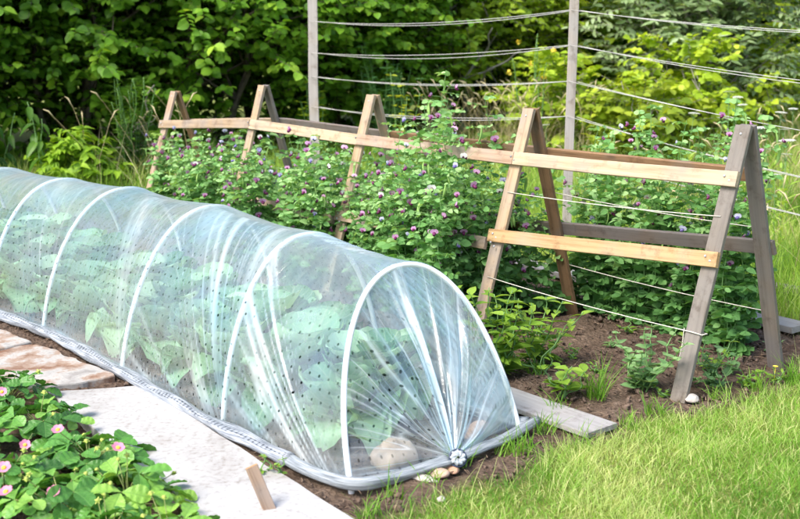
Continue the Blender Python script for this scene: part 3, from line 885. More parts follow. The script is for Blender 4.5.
# bunched film end held by a dark ring; its axis tips up towards the lawn
AX = np.array((-.45, -.72, .52)); AX /= np.linalg.norm(AX)
E1 = np.cross(AX, (0, 0, 1.)); E1 /= np.linalg.norm(E1); E2 = np.cross(E1, AX)
KC = TIE + np.array((-.01, -.035, .006))
V = []; U = []; n = 40; rows = [(-.07, .018), (-.045, .020), (-.015, .025), (.0, .027), (.012, .028), (.02, .027), (.024, .021), (.022, .013), (.021, .005)]
for (d, r_) in rows:
    for j in range(n):
        a = 2 * PI * j / n; f = 1 + .10 * math.sin(9 * a + d * 40) + .07 * math.sin(17 * a)
        V.append(KC + AX * (d + .003 * math.sin(7 * a + r_ * 300)) + (math.cos(a) * E1 + math.sin(a) * E2) * r_ * f); U.append((d, j / n))
F = []
for i in range(len(rows) - 1):
    for j in range(n):
        a = i * n + j; b = i * n + (j + 1) % n; F += [(a, b, b + n), (a, b + n, a + n)]
mb = MB(); mb.add(V, F, .5, U); mb.build('gathered_film', M['bunch'], tunnel)
mb = MB(); a = np.linspace(0, 2 * PI, 29)
tube(mb, KC + AX * .006 + .0315 * (np.cos(a)[:, None] * E1 + np.sin(a)[:, None] * E2), .0042, 6, cap=False)
mb.build('tie_ring', M['tie'], tunnel)


# ------------------------------------------------------------------ cabbages under the film
def cabbage_leaf(mb, base, az, el, L, wd, tint, seed):
    n1, n2 = 12, 9
    d = np.array((math.cos(az), math.sin(az), 0)); s = np.array((-math.sin(az), math.cos(az), 0)); up = np.array((0, 0, 1.))
    V = []; U = []
    for i in range(n1):
        t = i / (n1 - 1)
        # midrib path: rises then arches outward
        a = el - 1.15 * t * t
        px = L * (t * math.cos(el - .55 * t)); pz = L * (t * math.sin(el - .62 * t))
        w = wd * L * (.06 if t < .18 else max(0., math.sin(PI * min(1, (t - .14) / .86 * .88 + .09)) ** .6) * .5 + .03)
        if i == n1 - 1: w *= .55
        for j in range(n2):
            q = (j / (n2 - 1) - .5) * 2
            ruf = .05 * L * abs(q) ** 2 * noise.noise(Vector((t * 5 + seed, q * 3, seed))) * 2.2
            cup = .22 * w * q * q
            p = np.array(base) + d * (px - math.sin(a) * (cup + ruf) * .7) + s * (q * w) + up * (pz + math.cos(a) * (cup + ruf))
            rr_ = math.hypot(p[0], p[1]) + 1e-6; p[2] = p[2] if p[2] < 0 else .40 * math.tanh(p[2] / .40); rm_ = .25 * (1 - .5 * min(1, max(0, p[2]) / .4) ** 2); kk = rm_ * math.tanh(rr_ / rm_) / rr_
            V.append((p[0] * kk, p[1] * kk, p[2] + .25 * rr_ * (1 - kk))); U.append((q * w / L, t))
    mb.add(V, grid_faces(n1, n2), tint + RNG.uniform(-.05, .05), U)


def make_cabbage(seed):
    rnd = random.Random(seed)
    mb = MB(); sb = MB()
    nL = 22
    for k in range(nL):
        az = k * 2.4 + rnd.uniform(-.3, .3)
        inner = k / nL
        L = rnd.uniform(.30, .46) * (1 - .25 * inner)
        el = (.30 if k < 7 else .85) + .6 * inner + rnd.uniform(-.15, .15)
        cabbage_leaf(mb, (0.012 * math.cos(az), .012 * math.sin(az), .05 + .09 * inner), az, el, L, rnd.uniform(.8, 1.05), rnd.uniform(.0, 1.0), rnd.uniform(0, 50))
    tube(sb, [(0, 0, -.03), (.003, 0, .06), (0, .003, .2)], [.018, .016, .012], 8)
    return mb, sb


cab_proto = []
CAB_LAB = 'broad leaved blue-green cabbage plant growing under the film'
for s in range(5):
    r = empty('cabbage_plant', (0, 0, 0)); tag(r, CAB_LAB, 'cabbage', 'cabbage plants inside the tunnel')
    a, b = make_cabbage(s + 3)
    a.build('foliage', M['cabbage'], r); b.build('stem', M['peastem'], r)
    cab_proto.append(r)
k = 0
used = set()
for i in range(12):
    u = 3.34 + i * .37
    for side in (-1, 1, 0):
        if i == 0 and side == -1: uu = u + .03
        else: uu = u + random.uniform(-.05, .05) + (.2 if side > 0 else .1 if side == 0 else 0)
        pr = k % 5
        o = cab_proto[pr] if pr not in used else copy_tree(cab_proto[pr]); used.add(pr)
        vv = tv0(uu) + side * .175 + random.uniform(-.015, .015) + .04
        o.location = W(uu, vv, 0); o.rotation_euler = (0, 0, random.uniform(0, 6.28))
        sc = random.uniform(.92, 1.06) * (1. if side else .95); o.scale = (sc, sc, sc * random.uniform(1.05, 1.25) * (1. if side else 1.12))
        k += 1


# ------------------------------------------------------------------ stones
def stone(name, loc, size, mat, label, seed, rz=0., cat='stone', group=None, flat=1.):
    mb = MB()
    n1, n2 = 14, 20
    V = []
    for i in range(n1):
        ph = PI * i / (n1 - 1) - PI / 2
        for j in range(n2):
            th = 2 * PI * j / n2
            d = Vector((math.cos(ph) * math.cos(th), math.cos(ph) * math.sin(th), math.sin(ph)))
            r = 1 + .28 * noise.noise(d * 1.3 + Vector((seed, 0, 0))) + .10 * noise.noise(d * 3.3 + Vector((0, seed, 0)))
            q = d * r
            V.append((q.x * size[0], q.y * size[1], max(-.5, q.z) * size[2]))
    F = []
    for i in range(n1 - 1):
        for j in range(n2):
            a = i * n2 + j; b = i * n2 + (j + 1) % n2
            F += [(a, b, b + n2), (a, b + n2, a + n2)]
    mb.add(V, F)
    o = mb.build(name, mat, loc=(loc[0], loc[1], loc[2] + size[2] * .42), rz=rz)
    return tag(o, label, cat, group)


stone('stone', W(3.02, 2.44), (.088, .066, .07), M['stone_pink'], 'large rounded pinkish stone weighing down film inside the tunnel end', 1.3, .4)
stone('brick_fragment', W(3.06, 2.90), (.085, .04, .03), M['stone_brick'], 'reddish brick fragment lying under the film by the right hoop foot', 5.1, .9, 'brick')
stone('stone', W(2.84, 2.43), (.055, .022, .012), M['stone_white'], 'flat pale flint outside the tunnel end, leftmost of three', 2.1, -.5)
stone('stone', W(2.83, 2.50), (.034, .028, .018), M['stone_pink'], 'pinkish pebble outside the tunnel end, middle of three', 7.7, .2)
stone('stone', W(2.825, 2.565), (.026, .022, .016), M['stone_brick'], 'small reddish pebble outside the tunnel end, nearest the tie ring', 9.2, 1.2)
stone('stone', W(2.75, 3.905), (.036, .027, .018), M['stone_white'], 'white pebble on the soil at the near foot of the grey leg', 22.6, .7)
stone('stone', W(2.66, 2.36), (.016, .014, .011), M['stone_white'], 'tiny white pebble in the grass beside the tunnel corner', 3.4, .2)

# ------------------------------------------------------------------ slabs, planks, stake
def slab(name, quad, h, mat, label, cat, z0=-.03, n=24, rough=.006, seed=0.):
    """flat stone slab with an uneven outline, quad = four (u,v) corners"""
    Q = [np.array(W(*q))[:2] for q in quad]
    c = sum(Q) / 4
    out = []
    for k in range(4):
        a, b = Q[k], Q[(k + 1) % 4]
        for i in range(n):
            p = a + (b - a) * i / n
            d = (p - c) / np.linalg.norm(p - c)
            out.append(p + d * rough * 2 * noise.noise(Vector((p[0] * 9 + seed, p[1] * 9, seed))))
    out = np.array(out) - c; m = len(out)
    V = []
    for sc, z in ((1., z0), (1., h - .006), (.992, h), (.6, h + .001), (.25, h + .001)):
        for p in out: V.append((p[0] * sc, p[1] * sc, z + (rough * .4 * noise.noise(Vector((p[0] * 5 * sc, p[1] * 5 * sc, seed))) if z > 0 else 0)))
    V.append((0, 0, h)); F = []
    for r in range(4):
        for j in range(m):
            a = r * m + j; b = r * m + (j + 1) % m
            F += [(a, b, b + m), (a, b + m, a + m)]
    for j in range(m): F.append((4 * m + j, 4 * m + (j + 1) % m, 5 * m))
    mb = MB(); mb.add(V, F)
    o = mb.build(name, mat, smooth=False, loc=(c[0], c[1], 0))
    return tag(o, label, cat)


slab('paving_slab', [(1.9, 1.56), (4.60, 1.74), (4.42, 2.10), (1.9, 1.97)][::-1], .022, M['slab'], 'long bright white slab between strawberries and the tunnel', 'slab', seed=2.)
slab('paving_slab', [(4.66, 1.58), (5.28, 1.45), (5.38, 2.00), (4.62, 2.08)][::-1], .02, M['paver'], 'broken slab with rusty brown stain at the end of the white slab', 'slab', rough=.03, seed=8.)
slab('paving_slab', [(5.34, 1.45), (6.5, 1.25), (6.55, 1.90), (5.44, 1.98)][::-1], .02, M['paver'], 'pale grey slab at the left picture edge beside the tunnel', 'slab', rough=.02, seed=5.)

r = empty('plank', W(0, 3.30), ROWROT, 'grey weathered plank lying on the soil to the right of the tunnel', 'plank')
board('board', (0, 2.74, .008), (-.02, 5.6, .004), .185, .022, (0, 0, 1), M['plank_grey'], r, .006, cuts=20)
r = empty('plank', W(0, 5.25), ROWROT, 'pale weathered plank lying behind the pea row by the right legs', 'plank')
board('board', (0, 3.04, .03), (.05, 5.9, .03), .16, .035, (0, 0, 1), M['plank_grey'], r, .006, cuts=20)
r = empty('plank', W(0, 6.0), ROWROT, 'dark narrow plank end in the grass at the right picture edge', 'plank')
board('board', (.08, 2.2, .04), (-.05, 3.85, .04), .09, .04, (0, 0, 1), M['darkgrey'], r, .006, cuts=12)

r = empty('wooden_stake', (-.422, 3.43, 0), 0, 'short sawn wooden stake leaning at the edge of the white slab', 'stake')
board('stake', (.012, .0, -.05), (-.075, .03, .165), .042, .02, (.35, -1, .3), M['pink'], r, .002, endmat=M['endgrain'], cuts=4)


# ------------------------------------------------------------------ pea plants
def rvec(n): return nrm(RNG.normal(size=(n, 3)))


def bez_stem(base, top, wob, n=14, seed=0.):
    P = []
    for i in range(n):
        t = i / (n - 1); p = np.array(base) * (1 - t) + np.array(top) * t
        p += wob * np.array((noise.noise(Vector((t * 3, seed, 0))), noise.noise(Vector((t * 3, seed, 5))), 0)) * min(1, t * 3)
        P.append(p)
    return np.array(P)


def flower_mesh(name, std, wing):
    mb = MB()
    # standard: two broad upright lobes folded back
    for s in (-1, 1):
        scatter(mb, PETAL, [(s * .002, 0, 0)], [(s * .55, .15, 1.)], [(0, 1., .1)], .019, .5, 0, wid=np.array([1.15]))
    V = []; F = []                                   # folded wings and keel
    for i in range(6):
        ph = PI * i / 5 - PI / 2
        for j in range(8):
            a = 2 * PI * j / 8
            V.append((.0075 * math.cos(ph) * math.cos(a), .008 + .0115 * math.sin(ph), -.001 - .004 * math.sin(ph) + .0085 * math.cos(ph) * math.sin(a)))
    for i in range(5):
        for j in range(8):
            a = i * 8 + j; b = i * 8 + (j + 1) % 8
            F += [(a, b, b + 8), (a, b + 8, a + 8)]
    mb.add(V, F, .5, None, 1)
    scatter(mb, OVAL, [(0, -.004, -.004)], [(0, .4, .9)], [(0, 1, 0)], .008, .5, 2)
    o = mb.build(name, [std, wing, M['peastem']]); me = o.data; bpy.data.objects.remove(o)
    return me


FL = [flower_mesh('flower', M['lilac'], M['maroon']), flower_mesh('flower', M['faded'], M['violet']), flower_mesh('flower', M['whitepetal'], M['maroon'])]
mb = MB()
V = []; n = 10
for i in range(n):
    t = i / (n - 1); w = .0075 * math.sin(PI * (.08 + .9 * t)) ** .6; th = w * .45
    for j in range(8):
        a = 2 * PI * j / 8
        V.append((w * math.cos(a), th * math.sin(a) + .006 * math.sin(t * PI), -.072 * t))
F = []
for i in range(n - 1):
    for j in range(8):
        a = i * 8 + j; b = i * 8 + (j + 1) % 8
        F += [(a, b, b + 8), (a, b + 8, a + 8)]
mb.add(V, F); tmp = mb.build('pod', M['pod']); POD = tmp.data; bpy.data.objects.remove(tmp)


def make_pea(seed, h, nst, spread, nflow, npod, dense=1.):
    rnd = random.Random(seed)
    lf = MB(); st = MB(); ends = []
    pos, Y, Nn, S, T = [], [], [], [], []
    p2, Y2, N2, S2, T2 = [], [], [], [], []
    for k in range(nst):
        a = rnd.uniform(0, 6.28)
        b = (rnd.uniform(-.05, .05), rnd.uniform(-.05, .05), 0)
        hh = h * rnd.uniform(.7, 1.18)
        top = (spread * math.cos(a) * rnd.uniform(.3, 1), spread * math.sin(a) * rnd.uniform(.3, 1), hh)
        P = bez_stem(b, top, .14, 16, rnd.uniform(0, 99))
        tube(st, P, np.linspace(.0035, .0016, 16), 5)
        nn = int(hh / .052 * dense)
        for i in range(nn):
            t = (i + .6) / nn
            ii = t * 15; i0 = min(14, int(ii)); q = P[i0] * (1 - (ii - i0)) + P[i0 + 1] * (ii - i0)
            az = i * 2.6 + rnd.uniform(-.6, .6)
            d = np.array((math.cos(az), math.sin(az), rnd.uniform(.1, .6)))
            young = .25 + .5 * t ** 1.5
            for s in (-1, 1):
                sd = np.array((math.cos(az + s * 1.0), math.sin(az + s * 1.0), .25))
                p2.append(q); Y2.append(sd); N2.append((rnd.uniform(-1, 1), rnd.uniform(-1, 1), .8)); S2.append(rnd.uniform(.046, .076) * (1.25 - .65 * t)); T2.append(young + rnd.uniform(-.3, .3))
            # petiole with leaflet pairs and a tendril
            pl = rnd.uniform(.07, .13)
            E = [q + d / np.linalg.norm(d) * pl * f - np.array((0, 0, .03)) * f * f for f in (0, .5, 1)]
            tube(st, E, .0011, 4, cap=False)
            for f in (.45, .8):
                c = E[0] * (1 - f) + E[2] * f
                for s in (-1, 1):
                    sd = np.array((math.cos(az + s * 1.15), math.sin(az + s * 1.15), rnd.uniform(-.3, .3)))
                    pos.append(c); Y.append(sd); Nn.append((rnd.uniform(-1.2, 1.2), rnd.uniform(-1.2, 1.2), .8)); S.append(rnd.uniform(.040, .068) * (1.25 - .6 * t)); T.append(young + rnd.uniform(-.3, .3))
            if rnd.random() < .5:
                e = E[2]; tt = [e]
                for m_ in range(6):
                    e = e + np.array((d[0] * .016 + rnd.uniform(-.012, .012), d[1] * .016 + rnd.uniform(-.012, .012), rnd.uniform(-.004, .018))); tt.append(e)
                tube(st, tt, .0007, 3, cap=False)
            if t > .45: ends.append((q, az, t))
    scatter(lf, OVAL, pos, Y, Nn, S, T); scatter(lf, STIP, p2, Y2, N2, S2, T2)
    root = empty('pea_plant', (0, 0, 0))
    lf.build('foliage', M['pea'], root)
    rnd.shuffle(ends)
    fl = []
    for (q, az, t) in ends[:nflow]:
        d = np.array((math.cos(az), math.sin(az), 0)); L = rnd.uniform(.06, .11)
        e = q + d * L + np.array((0, 0, .03))
        tube(st, [q, q + d * L * .5 + np.array((0, 0, .028)), e], .0010, 4, cap=False)
        x = rnd.random(); me = FL[0] if x < .74 else (FL[1] if x < .88 else FL[2])
        o = bpy.data.objects.new('flower', me); COL.objects.link(o); o.parent = root
        o.location = e; o.rotation_euler = (rnd.uniform(-.3, .3), rnd.uniform(-.3, .3), az - PI / 2 + rnd.uniform(-.7, .7)); s = rnd.uniform(1.05, 1.55); o.scale = (s, s, s)
        if x >= .74 and x < .88: o['label'] = 'faded bluish flower'
    for (q, az, t) in ends[nflow:nflow + npod]:
        o = bpy.data.objects.new('pod', POD); COL.objects.link(o); o.parent = root
        d = np.array((math.cos(az), math.sin(az), 0))
        o.location = q + d * .085; o.rotation_euler = (rnd.uniform(-.2, .2), rnd.uniform(-.2, .2), az)
        s = rnd.uniform(.95, 1.4); o.scale = (s, s, s)
        tube(st, [q, q + d * .085], .001, 4, cap=False)
    st.build('stem', M['peastem'], root)
    return root


PEA_L = 'leafy pea plant with purple flowers in the dense row along the trellis'
PEA_G = 'pea plants climbing the trellis'
PROT = [make_pea(11 + i, h, n, sp, nf, npd, 1.) for i, (h, n, sp, nf, npd) in enumerate([
    (.84, 5, .20, 9, 1), (.78, 5, .22, 9, 2), (.88, 4, .18, 8, 3), (.74, 6, .22, 9, 1), (.95, 4, .16, 9, 3), (.68, 6, .2, 7, 1)])]
TALL = [make_pea(51 + i, h, n, sp, nf, npd, 1.) for i, (h, n, sp, nf, npd) in enumerate([
    (1.12, 4, .20, 8, 6), (1.02, 5, .2, 8, 7), (1.22, 4, .16, 8, 5)])]
usedp = set()


def place_pea(proto, u, v, s=1.):
    o = proto if proto.name not in usedp else copy_tree(proto)
    usedp.add(proto.name)
    tag(o, PEA_L, 'pea plant', PEA_G)
    o.location = W(u, v, -.01); o.rotation_euler = (0, 0, random.uniform(0, 6.28)); o.scale = (s, s, s * random.uniform(.93, 1.05))


k = 0
for u in np.arange(4.22, 8.2, .165):          # near side of the frames
    for v, jit in ((3.86, .07), (4.14, .06), (4.52, .09)):
        if u < 4.35 and v < 4.: v = 3.80
        if u > 7.3 and v < 4.: continue
        if v < 4. and u > 4.6 and any(-.30 < u - f['u'] < -.06 for f in FR): continue
        uu = u + random.uniform(-.07, .07); vv = v + random.uniform(-jit, jit)
        sc = random.uniform(.84, 1.02) * (.93 if u > 6.6 else 1.)
        place_pea(PROT[k % 6], uu, vv, sc); k += 1
for (u, v, s_) in ((4.40, 4.02, .98), (4.72, 4.08, .95), (4.58, 3.92, .85), (4.95, 4.15, .88), (4.85, 3.95, .82), (5.2, 4.3, .85), (4.5, 4.45, .9), (5.0, 4.55, .85), (4.65, 4.3, 1.0), (5.75, 4.2, .82), (6.2, 4.4, .8), (4.32, 3.86, .72), (4.30, 4.2, .78)):
    place_pea(TALL[k % 3], u, v, s_); k += 1
for u in np.arange(3.2, 4.35, .115):           # open bay: plants stand beyond the far legs
    for v in (4.78, 4.98):
        pr = TALL[k % 3] if k % 3 else PROT[k % 6]
        if v > 4.9 and u < 3.3: continue
        place_pea(pr, u + random.uniform(-.05, .05), v + random.uniform(-.05, .06), random.uniform(.74, .92)); k += 1
for (u, v) in ((3.08, 4.68), (3.12, 4.8)):
    place_pea(TALL[k % 3], u, v, .85); k += 1


# ------------------------------------------------------------------ small herbs: generic generator
def make_herb(name, label, cat, loc, mat, tpl, h, nst, spread, lsz, group=None, seed=1, gap=.06, stemmat=None, rz=0., pitch=.35, tint=.5, per=2, wide=1., droop=0.):
    rnd = random.Random(seed)
    root = empty(name, loc, rz, label, cat, group)
    lf = MB(); st = MB(); pos, Y, Nn, S, T = [], [], [], [], []
    for k in range(nst):
        a = rnd.uniform(0, 6.28); hh = h * rnd.uniform(.6, 1.05); sp = spread * rnd.uniform(.2, 1.)
        P = bez_stem((rnd.uniform(-.02, .02), rnd.uniform(-.02, .02), -.01), (sp * math.cos(a), sp * math.sin(a), hh), .05, 10, rnd.uniform(0, 99))
        tube(st, P, np.linspace(.004, .0018, 10) * (1 + h), 5)
        nn = max(2, int(hh / gap))
        for i in range(nn):
            t = (i + .7) / nn; ii = t * 9; i0 = min(8, int(ii)); q = P[i0] * (1 - (ii - i0)) + P[i0 + 1] * (ii - i0)
            az0 = i * 1.57 + rnd.uniform(-.5, .5)
            for s in range(per):
                az = az0 + s * 2 * PI / per
                pos.append(q); Y.append((math.cos(az), math.sin(az), rnd.uniform(pitch - .3, pitch + .3) - droop))
                Nn.append((-math.cos(az) * .4 + rnd.uniform(-.3, .3), -math.sin(az) * .4 + rnd.uniform(-.3, .3), 1))
                S.append(lsz * rnd.uniform(.7, 1.15) * (1.1 - .45 * t)); T.append(tint + .25 * t + rnd.uniform(-.2, .2))
    scatter(lf, tpl, pos, Y, Nn, S, T, wid=wide)
    lf.build('foliage', mat, root); st.build('stem', stemmat or M['peastem'], root)
    return root


make_herb('weed', 'bright green leafy weed beside the tunnel, tallest of its clump', 'weed', W(3.55, 3.50), M['weed'], NETTLE, .42, 11, .24, .11, None, 3, .05)
make_herb('weed', 'bright green leafy weed just left of the open soil by the tan leg', 'weed', W(3.55, 3.78), M['weed'], NETTLE, .32, 9, .22, .095, None, 5, .045)
make_herb('weed', 'low broad leaved weed at the edge of the grey plank', 'weed', W(3.15, 3.52), M['weed'], OVAL, .16, 6, .16, .085, None, 6, .05)
make_herb('young_pea', 'young blue-green pea seedling on bare soil left of the grey leg', 'seedling', W(2.98, 3.86), M['seedling'], STIP, .27, 10, .24, .062, None, 8, .035)
make_herb('young_pea', 'young pea seedling with lighter leaves right of the grey leg', 'seedling', W(2.79, 4.12), M['seedling'], STIP, .22, 7, .15, .055, None, 9, .035)
make_herb('weed', 'small light green weed at the foot of the pea row by right leg', 'weed', W(2.95, 4.34), M['weed'], NETTLE, .18, 6, .2, .06, None, 10, .04)
make_herb('weed', 'tiny yellow-green weed growing beside the rolled film edge', 'weed', W(3.20, 2.02), M['weed'], OVAL, .10, 4, .06, .03, None, 12, .022)
make_herb('weed', 'sparse ferny weed growing between pea row and grey plank', 'weed', W(3.45, 3.68), M['weed'], WILLOW, .2, 6, .2, .06, None, 14, .04)
for i, (px, py) in enumerate(((540, 335), (575, 358), (610, 345), (600, 372), (560, 385), (665, 395), (730, 370), (745, 385), (690, 380), (630, 330), (770, 350), (525, 365))):
    g_ = gpt(px, py)
    make_herb('soil_weed', 'tiny green weed sprouting from the bare soil by the trellis', 'weed', (g_[0], g_[1], -.005), M['weed'] if i % 2 else M['seedling'], OVAL if i % 3 else NETTLE, random.uniform(.04, .09), 4, .07, random.uniform(.025, .045), 'tiny weeds on the bare soil', 60 + i, .018)
for i, (u, v, lb) in enumerate(((2.68, 4.42, 'orange dandelion like flower low between the two legs'), (2.62, 4.66, 'orange dandelion like flower beside the right foot of trellis'))):
    r = make_herb('wild_flower', lb, 'flower', W(u, v), M['weed'], WILLOW, .06, 4, .06, .06, None, 20 + i, .03)
    mb = MB(); th = np.arange(14) * 2 * PI / 14
    scatter(mb, PETAL, np.zeros((14, 3)), np.stack([np.cos(th), np.sin(th), np.full(14, .35)], 1), np.tile((0, 0, 1.), (14, 1)), .014, .5)
    tube(mb, [(0, 0, -.06), (0, 0, 0)], .0015, 5)
    mb.build('flower_head', M['yellow'], r).location = (.01, 0, .065)


# ------------------------------------------------------------------ strawberries
def straw_flower():
    pb = MB(); cb = MB()
    th = np.arange(6) * 2 * PI / 6
    scatter(pb, PETAL, np.stack([np.cos(th) * .004, np.sin(th) * .004, 0 * th], 1), np.stack([np.cos(th), np.sin(th), np.full(6, .25)], 1), np.tile((0, 0, 1.), (6, 1)), .018, .5, wid=np.array([1.05] * 6))
    V = []; F = []
    for i in range(5):
        ph = i / 4 * PI / 2
        for j in range(10):
            a = 2 * PI * j / 10; V.append((.0072 * math.cos(ph) * math.cos(a), .0072 * math.cos(ph) * math.sin(a), .002 + .006 * math.sin(ph)))
    for i in range(4):
        for j in range(10):
            a = i * 10 + j; b = i * 10 + (j + 1) % 10; F += [(a, b, b + 10), (a, b + 10, a + 10)]
    cb.add(V, F)
    bb = MB()
    V2 = [(x * 1.1, y * 1.1, z * 1.9 - .006) for (x, y, z) in V]; bb.add(V2, F)
    scatter(bb, NETTLE, np.zeros((5, 3)), [(math.cos(a), math.sin(a), .3) for a in np.arange(5) * 1.257], np.tile((0, 0, 1.), (5, 1)), .014, .5)
    res = []
    for b, m in ((pb, M['pink_petal']), (cb, M['yellow']), (bb, M['greenbud'])):
        o = b.build('x', m); res.append(o.data); bpy.data.objects.remove(o)
    return res


SF = straw_flower()
for me, nm in zip(SF, ('petals', 'flower_centre', 'bud')): me.name = nm


def strawberry(loc, seed, label, nleaf, size, flowers, buds, tint=.45, hmax=.2):
    rnd = random.Random(seed)
    root = empty('strawberry_plant', loc, 0, label, 'strawberry plant', 'strawberry plants beside the white slab')
    lf = MB(); st = MB(); pos, Y, Nn, S, T = [], [], [], [], []
    nleaf = int(nleaf * 2.2)
    for k in range(nleaf):
        a = k * 2.4 + rnd.uniform(-.4, .4); f = (k + .5) / nleaf
        L = .03 + .15 * f ** .6 * rnd.uniform(.75, 1.1); z = hmax * (1.0 - .62 * f) * rnd.uniform(.65, 1.1)
        e = np.array((L * math.cos(a), L * math.sin(a), z))
        tube(st, [(0, 0, 0), e * np.array((.4, .4, .75)), e], [.0032, .0026, .002], 5)
        tb = tint + rnd.uniform(-.25, .22) + (.28 if rnd.random() < .25 else 0)
        s = 1.0 * size * rnd.uniform(.7, 1.2)
        for da in (-1.4, 0, 1.4):
            aa = a + da + rnd.uniform(-.15, .15)
            pos.append(e + np.array((math.cos(aa), math.sin(aa), 0)) * (.12 if da == 0 else .03) * s); Y.append((math.cos(aa), math.sin(aa), rnd.uniform(-.4, .4)))
            Nn.append((math.cos(a) * .45 + rnd.uniform(-.5, .5), math.sin(a) * .45 + rnd.uniform(-.5, .5), 1)); S.append(s * (1. if da == 0 else .92)); T.append(tb)
    scatter(lf, STRAWB, pos, Y, Nn, S, T)
    lf.build('foliage', M['straw_leaf'], root)
    for (x, y, z) in flowers:
        tube(st, [(0, 0, .02), (x * .5, y * .5, z * .7), (x, y, z - .004)], [.0024, .002, .0016], 5)
        o = bpy.data.objects.new('flower', SF[0]); COL.objects.link(o); o.parent = root; o.location = (x, y, z)
        o.rotation_euler = (rnd.uniform(.35, .8), rnd.uniform(-.3, .3), rnd.uniform(-.5, .5))
        s = rnd.uniform(.9, 1.15); o.scale = (s, s, s)
        c = bpy.data.objects.new('flower_centre', SF[1]); COL.objects.link(c); c.parent = o
    for k in range(buds):
        a = rnd.uniform(0, 6.28); rr = rnd.uniform(.05, .17); e = np.array((rr * math.cos(a), rr * math.sin(a), hmax * rnd.uniform(.8, 1.25)))
        tube(st, [(0, 0, .02), e * np.array((.5, .5, .7)), e], [.0022, .0018, .0014], 5)
        o = bpy.data.objects.new('bud', SF[2]); COL.objects.link(o); o.parent = root; o.location = e
        o.rotation_euler = (rnd.uniform(-.8, .8), rnd.uniform(-.8, .8), 0)
    st.build('stem', M['straw_stem'], root)
    return root


def fl_at(base, *pix):
    b = np.array(base); res = []
    for (px, py, z) in pix:
        p = gpt(px, py, z); res.append((p[0] - b[0], p[1] - b[1], z - b[2]))
    return res


SB = [
    ((90, 474), 'strawberry plant with two open pink flowers nearest the white slab', 15, .088, [(118, 448, .20), (58, 430, .2)], 5),
    ((40, 437), 'strawberry plant at the left edge beside the stained slab', 13, .082, [(25, 445, .16)], 3),
    ((8, 405), 'strawberry plant cut off by the left edge with one pink flower', 13, .08, [(2, 392, .18)], 4),
    ((128, 512), 'strawberry plant by the white slab with yellow-green young leaves', 14, .085, [], 6),
    ((62, 520), 'strawberry plant at the bottom with one pale pink flower lying low', 12, .08, [(54, 492, .14)], 3),
    ((5, 500), 'strawberry plant in the bottom left corner with two pink flowers', 14, .08, [(4, 468, .2), (6, 492, .19)], 6),
    ((172, 562), 'light green strawberry plant growing against the wooden stake', 13, .075, [], 4),
    ((-50, 460), 'strawberry plant left of the picture edge', 12, .085, [], 2),
    ((110, 560), 'strawberry plant below the picture bottom', 13, .085, [], 2),
]
for i, (pp, lab, nl, sz, flw, bd) in enumerate(SB):
    b = gpt(*pp); b[2] = -.01
    strawberry(b, 30 + i, lab, nl, sz, fl_at(b, *flw), bd, tint=.38 + (.25 if i in (3, 6) else 0), hmax=.145)


# ------------------------------------------------------------------ shrubs and trees of the hedge
def shrub_meshes(seed, R, Hh, ntw, lsz, tpl, per=(8, 13), tw=(.3, .6), base=.05, droop=.35, flatn=.5, trunk=5, tr=.035, bright=0., wide=1.):
    rnd = random.Random(seed); g = np.random.default_rng(seed)
    lf = MB(); tk = MB(); bark_targets = []
    pos, Y, Nn, S, T = [], [], [], [], []
    k = 0
    while k < ntw:
        d = g.normal(size=3); d /= np.linalg.norm(d)
        lump = 1 + .38 * noise.noise(Vector(tuple(d * 2.1)) + Vector((seed * 3.1, 0, 0))) + .22 * noise.noise(Vector(tuple(d * 5)) + Vector((0, seed, 0)))
        rr = g.random() ** .42 * lump
        z = Hh * (.5 + .5 * d[2] * rr)
        if z < base * Hh or z > Hh * 1.15: continue
        wz = .62 + .38 * math.sin(PI * min(1, max(0, z / Hh)) ** .8)
        q = np.array((d[0] * rr * R * wz, d[1] * rr * R * wz, z))
        # leave gaps: skip where a coarse noise is low
        if noise.noise(Vector(tuple(q * 1.5)) + Vector((seed, seed, 0))) < -.22 and rr > .55: continue
        k += 1
        out = np.array((d[0], d[1], .25 + .3 * g.normal())); out /= np.linalg.norm(out)
        L = rnd.uniform(*tw)
        tip = q + out * L - np.array((0, 0, .12 * L))
        tube(tk, [q, (q + tip) / 2 + np.array((0, 0, .04 * L)), tip], [.006, .004, .002], 3, cap=False)
        if k % 9 == 0: bark_targets.append(q)
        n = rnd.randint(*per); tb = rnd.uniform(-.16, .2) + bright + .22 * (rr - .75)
        side = np.cross(out, (0, 0, 1.)); side /= np.linalg.norm(side)
        for i in range(n):
            t = (i + .5) / n; s = 1 if i % 2 else -1
            pos.append(q * (1 - t) + tip * t + np.array((0, 0, .04 * L)) * math.sin(PI * t))
            y = out * (.35 + .5 * t) + side * s * .9 + np.array((0, 0, -droop + .25 * g.normal()))
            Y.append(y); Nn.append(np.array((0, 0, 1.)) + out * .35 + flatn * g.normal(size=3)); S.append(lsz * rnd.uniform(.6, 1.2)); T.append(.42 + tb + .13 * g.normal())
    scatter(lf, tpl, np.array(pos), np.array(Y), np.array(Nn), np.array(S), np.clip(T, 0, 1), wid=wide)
    for k in range(trunk):
        a = k * 2 * PI / trunk + rnd.uniform(-.4, .4)
        top = np.array((R * .55 * math.cos(a), R * .55 * math.sin(a), Hh * rnd.uniform(.7, .9)))
        P = bez_stem((.12 * math.cos(a), .12 * math.sin(a), -.1), top, .35, 12, rnd.uniform(0, 99))
        tube(tk, P, np.linspace(tr, tr * .3, 12), 7)
        for q in bark_targets[k::trunk][:9]:
            j = rnd.randint(3, 9); p = P[j]
            m_ = (p + q) / 2 + np.array((rnd.uniform(-.1, .1), rnd.uniform(-.1, .1), rnd.uniform(0, .15)))
            tube(tk, [p, m_, q], [tr * .45, tr * .3, tr * .14], 5, cap=False)
    return lf, tk


